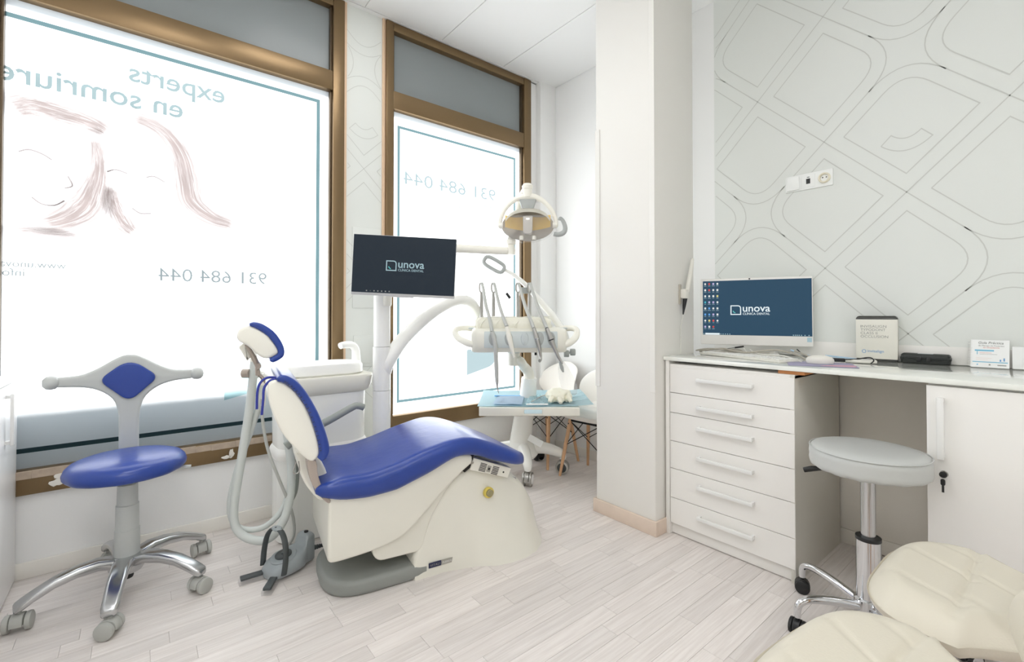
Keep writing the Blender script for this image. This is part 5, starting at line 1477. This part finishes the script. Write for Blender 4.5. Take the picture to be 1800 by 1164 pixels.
# ------------------------------------------------------------------ padded shell chairs on beech legs
seams = [((.095, .15), (.0, .0)), ((-.075, .175), (-.155, .0)), ((-.20, .012), (.24, .012)), ((.06, .012), (-.04, -.10)), ((.18, .10), (.135, .012)), ((-.09, .012), (-.15, -.06))]
def seg_d(px_, py_, a, b):
    ax_, ay_ = a; bx_, by_ = b
    dx, dy = bx_ - ax_, by_ - ay_
    t = max(0, min(1, ((px_ - ax_) * dx + (py_ - ay_) * dy) / (dx * dx + dy * dy)))
    return math.hypot(px_ - ax_ - dx * t, py_ - ay_ - dy * t)
def seat_bm():
    b_ = nb(); nth, nr = 96, 38
    def outline(th):
        c, s = math.cos(th), math.sin(th)
        ex = 3.3
        r = (abs(c) ** ex + abs(s) ** ex) ** (-1 / ex)
        x, y = .252 * r * c, .185 * r * s
        if y < 0:
            k = min(1, -y / .185)
            x *= 1 - .60 * k ** .75
            y *= 1.10
        else:
            x *= 1 - .07 * (y / .185) ** 2
        return x, y
    rows = []
    for i in range(nr + 1):
        f = i / nr
        row = []
        for j in range(nth):
            ox_, oy_ = outline(2 * PI * j / nth)
            x, y = ox_ * max(f, .004), oy_ * max(f, .004)
            z = .478 - .006 * (1 - f * f) - .055 * max(0, f - .70) ** 2 / .09
            z += .030 * max(0, -y - .08) / .12
            for n_, (a, b) in enumerate(seams):
                dp, wd_ = (.0075, .010) if n_ == 2 else (.0035, .006)
                z -= dp * math.exp(-(seg_d(x, y, a, b) / wd_) ** 2) * (1 if f < .93 else 0)
            row.append(b_.verts.new((x, y, z)))
        rows.append(row)
    for g, dz in ((1.012, -.072), (.99, -.092), (.93, -.112), (.75, -.124), (.4, -.130), (.004, -.130)):
        rows.append([b_.verts.new((outline(2 * PI * j / nth)[0] * g, outline(2 * PI * j / nth)[1] * g, .482 + dz * .75)) for j in range(nth)])
    for a, b in zip(rows, rows[1:]):
        for j in range(nth): b_.faces.new((a[j], a[(j + 1) % nth], b[(j + 1) % nth], b[j]))
    b_.faces.new(rows[0]); b_.faces.new(rows[-1][::-1])
    return b_
def back_bm():
    b_ = nb(); nu, nv = 26, 20
    def pt(a, c, off):
        u = a * 2 - 1
        v = c
        w_ = .215 * math.sqrt(max(.03, 1 - abs(v * 2 - .95) ** 2.6 * .96))
        x = u * w_
        z = .445 + v * .285
        y = -.165 - .085 * v + .10 * (x / .215) ** 2 * (.35 + .65 * math.sin(PI * min(1, v)))
        t = .020 * (1 - abs(u) ** 4) * (1 - abs(v * 2 - 1) ** 4) + .004
        gl_ = .003 * math.exp(-((abs(x) - .5 * (v * .28)) / .007) ** 2) if off > 0 else 0
        return V((x, y + off * t - gl_, z))
    fr, bk = [], []
    for i in range(nu + 1):
        fr.append([b_.verts.new(pt(i / nu, j / nv, 1)) for j in range(nv + 1)])
        bk.append([b_.verts.new(pt(i / nu, j / nv, -1)) for j in range(nv + 1)])
    for i in range(nu):
        for j in range(nv):
            b_.faces.new((fr[i][j], fr[i + 1][j], fr[i + 1][j + 1], fr[i][j + 1]))
            b_.faces.new((bk[i][j], bk[i][j + 1], bk[i + 1][j + 1], bk[i + 1][j]))
    for j in range(nv):
        b_.faces.new((fr[0][j], fr[0][j + 1], bk[0][j + 1], bk[0][j])); b_.faces.new((fr[nu][j], bk[nu][j], bk[nu][j + 1], fr[nu][j + 1]))
    for i in range(nu):
        b_.faces.new((fr[i][0], bk[i][0], bk[i + 1][0], fr[i + 1][0])); b_.faces.new((fr[i][nv], fr[i + 1][nv], bk[i + 1][nv], bk[i][nv]))
    return b_
def shell_chair(label, loc, rz, m):
    t = thing('shell_chair', label, 'chair', loc, rz, 'padded shell chairs')
    link('seat', seat_bm(), m, t, local=True, sharp=70)
    link('backrest', back_bm(), m, t, local=True, sharp=70)
    link('underframe', box(box(nb(), -.13, .13, -.125, -.105, .372, .386, bev=.002), -.13, .13, .105, .125, .372, .386, bev=.002), 'blackrod', t, local=True)
    tops = {}
    for sx in (-1, 1):
        for sy in (-1, 1):
            a, b = V((sx * .135, sy * .115, .388)), V((sx * .19, sy * .18, 0))
            tops[sx, sy] = (a, b)
            lg = link('leg', tube(nb(), [a, a.lerp(b, .5), b], [.0155, .0145, .0105], n=12), 'beech', t, local=True)
            q = a.lerp(b, .08)
            link('bolt', tube(nb(), [q + V((0, sy * .010, 0)), q + V((0, sy * .019, 0))], .005, n=8), 'blackrod', lg, local=True)
    for s1, s2 in (((-1, -1), (1, -1)), ((-1, 1), (1, 1)), ((-1, -1), (-1, 1)), ((1, -1), (1, 1))):
        for p, q in ((s1, s2), (s2, s1)):
            a = tops[p][0].lerp(tops[p][1], .04); b = tops[q][0].lerp(tops[q][1], .46)
            link('brace', tube(nb(), [a, b], .0032, n=6), 'blackrod', t, local=True)
    return t
sa = shell_chair('cream quilted shell chair whose seat overlaps the grey stool base, next to the key-locked cabinet', (1.54, .160, 0), 0, 'shell')
def chair_copy(label, loc, rz, m=None):
    c = copy_tree(sa); c.location = loc; c.rotation_euler = (0, 0, rz); c['label'] = label
    W[c.name] = Matrix.Translation(loc) @ Matrix.Rotation(rz, 4, 'Z')
    if m:
        for ch in c.children:
            if ch.name.startswith(('seat', 'backrest')):
                ch.data = ch.data.copy(); ch.data.materials[0] = M[m]
    return c
chair_copy('cream quilted shell chair at the bottom picture edge, nearest of all chairs to the viewer', (1.015, .21, 0), R(-7))
chair_copy('white shell chair tucked in the corner by the second window, mostly behind the instrument cart', (2.41, 2.545, 0), R(90), 'shellwhite').scale = (.88, .88, 1)
chair_copy('white shell chair with beech legs half hidden behind the square column', (2.41, 2.09, 0), R(95), 'shellwhite').scale = (.88, .88, 1)
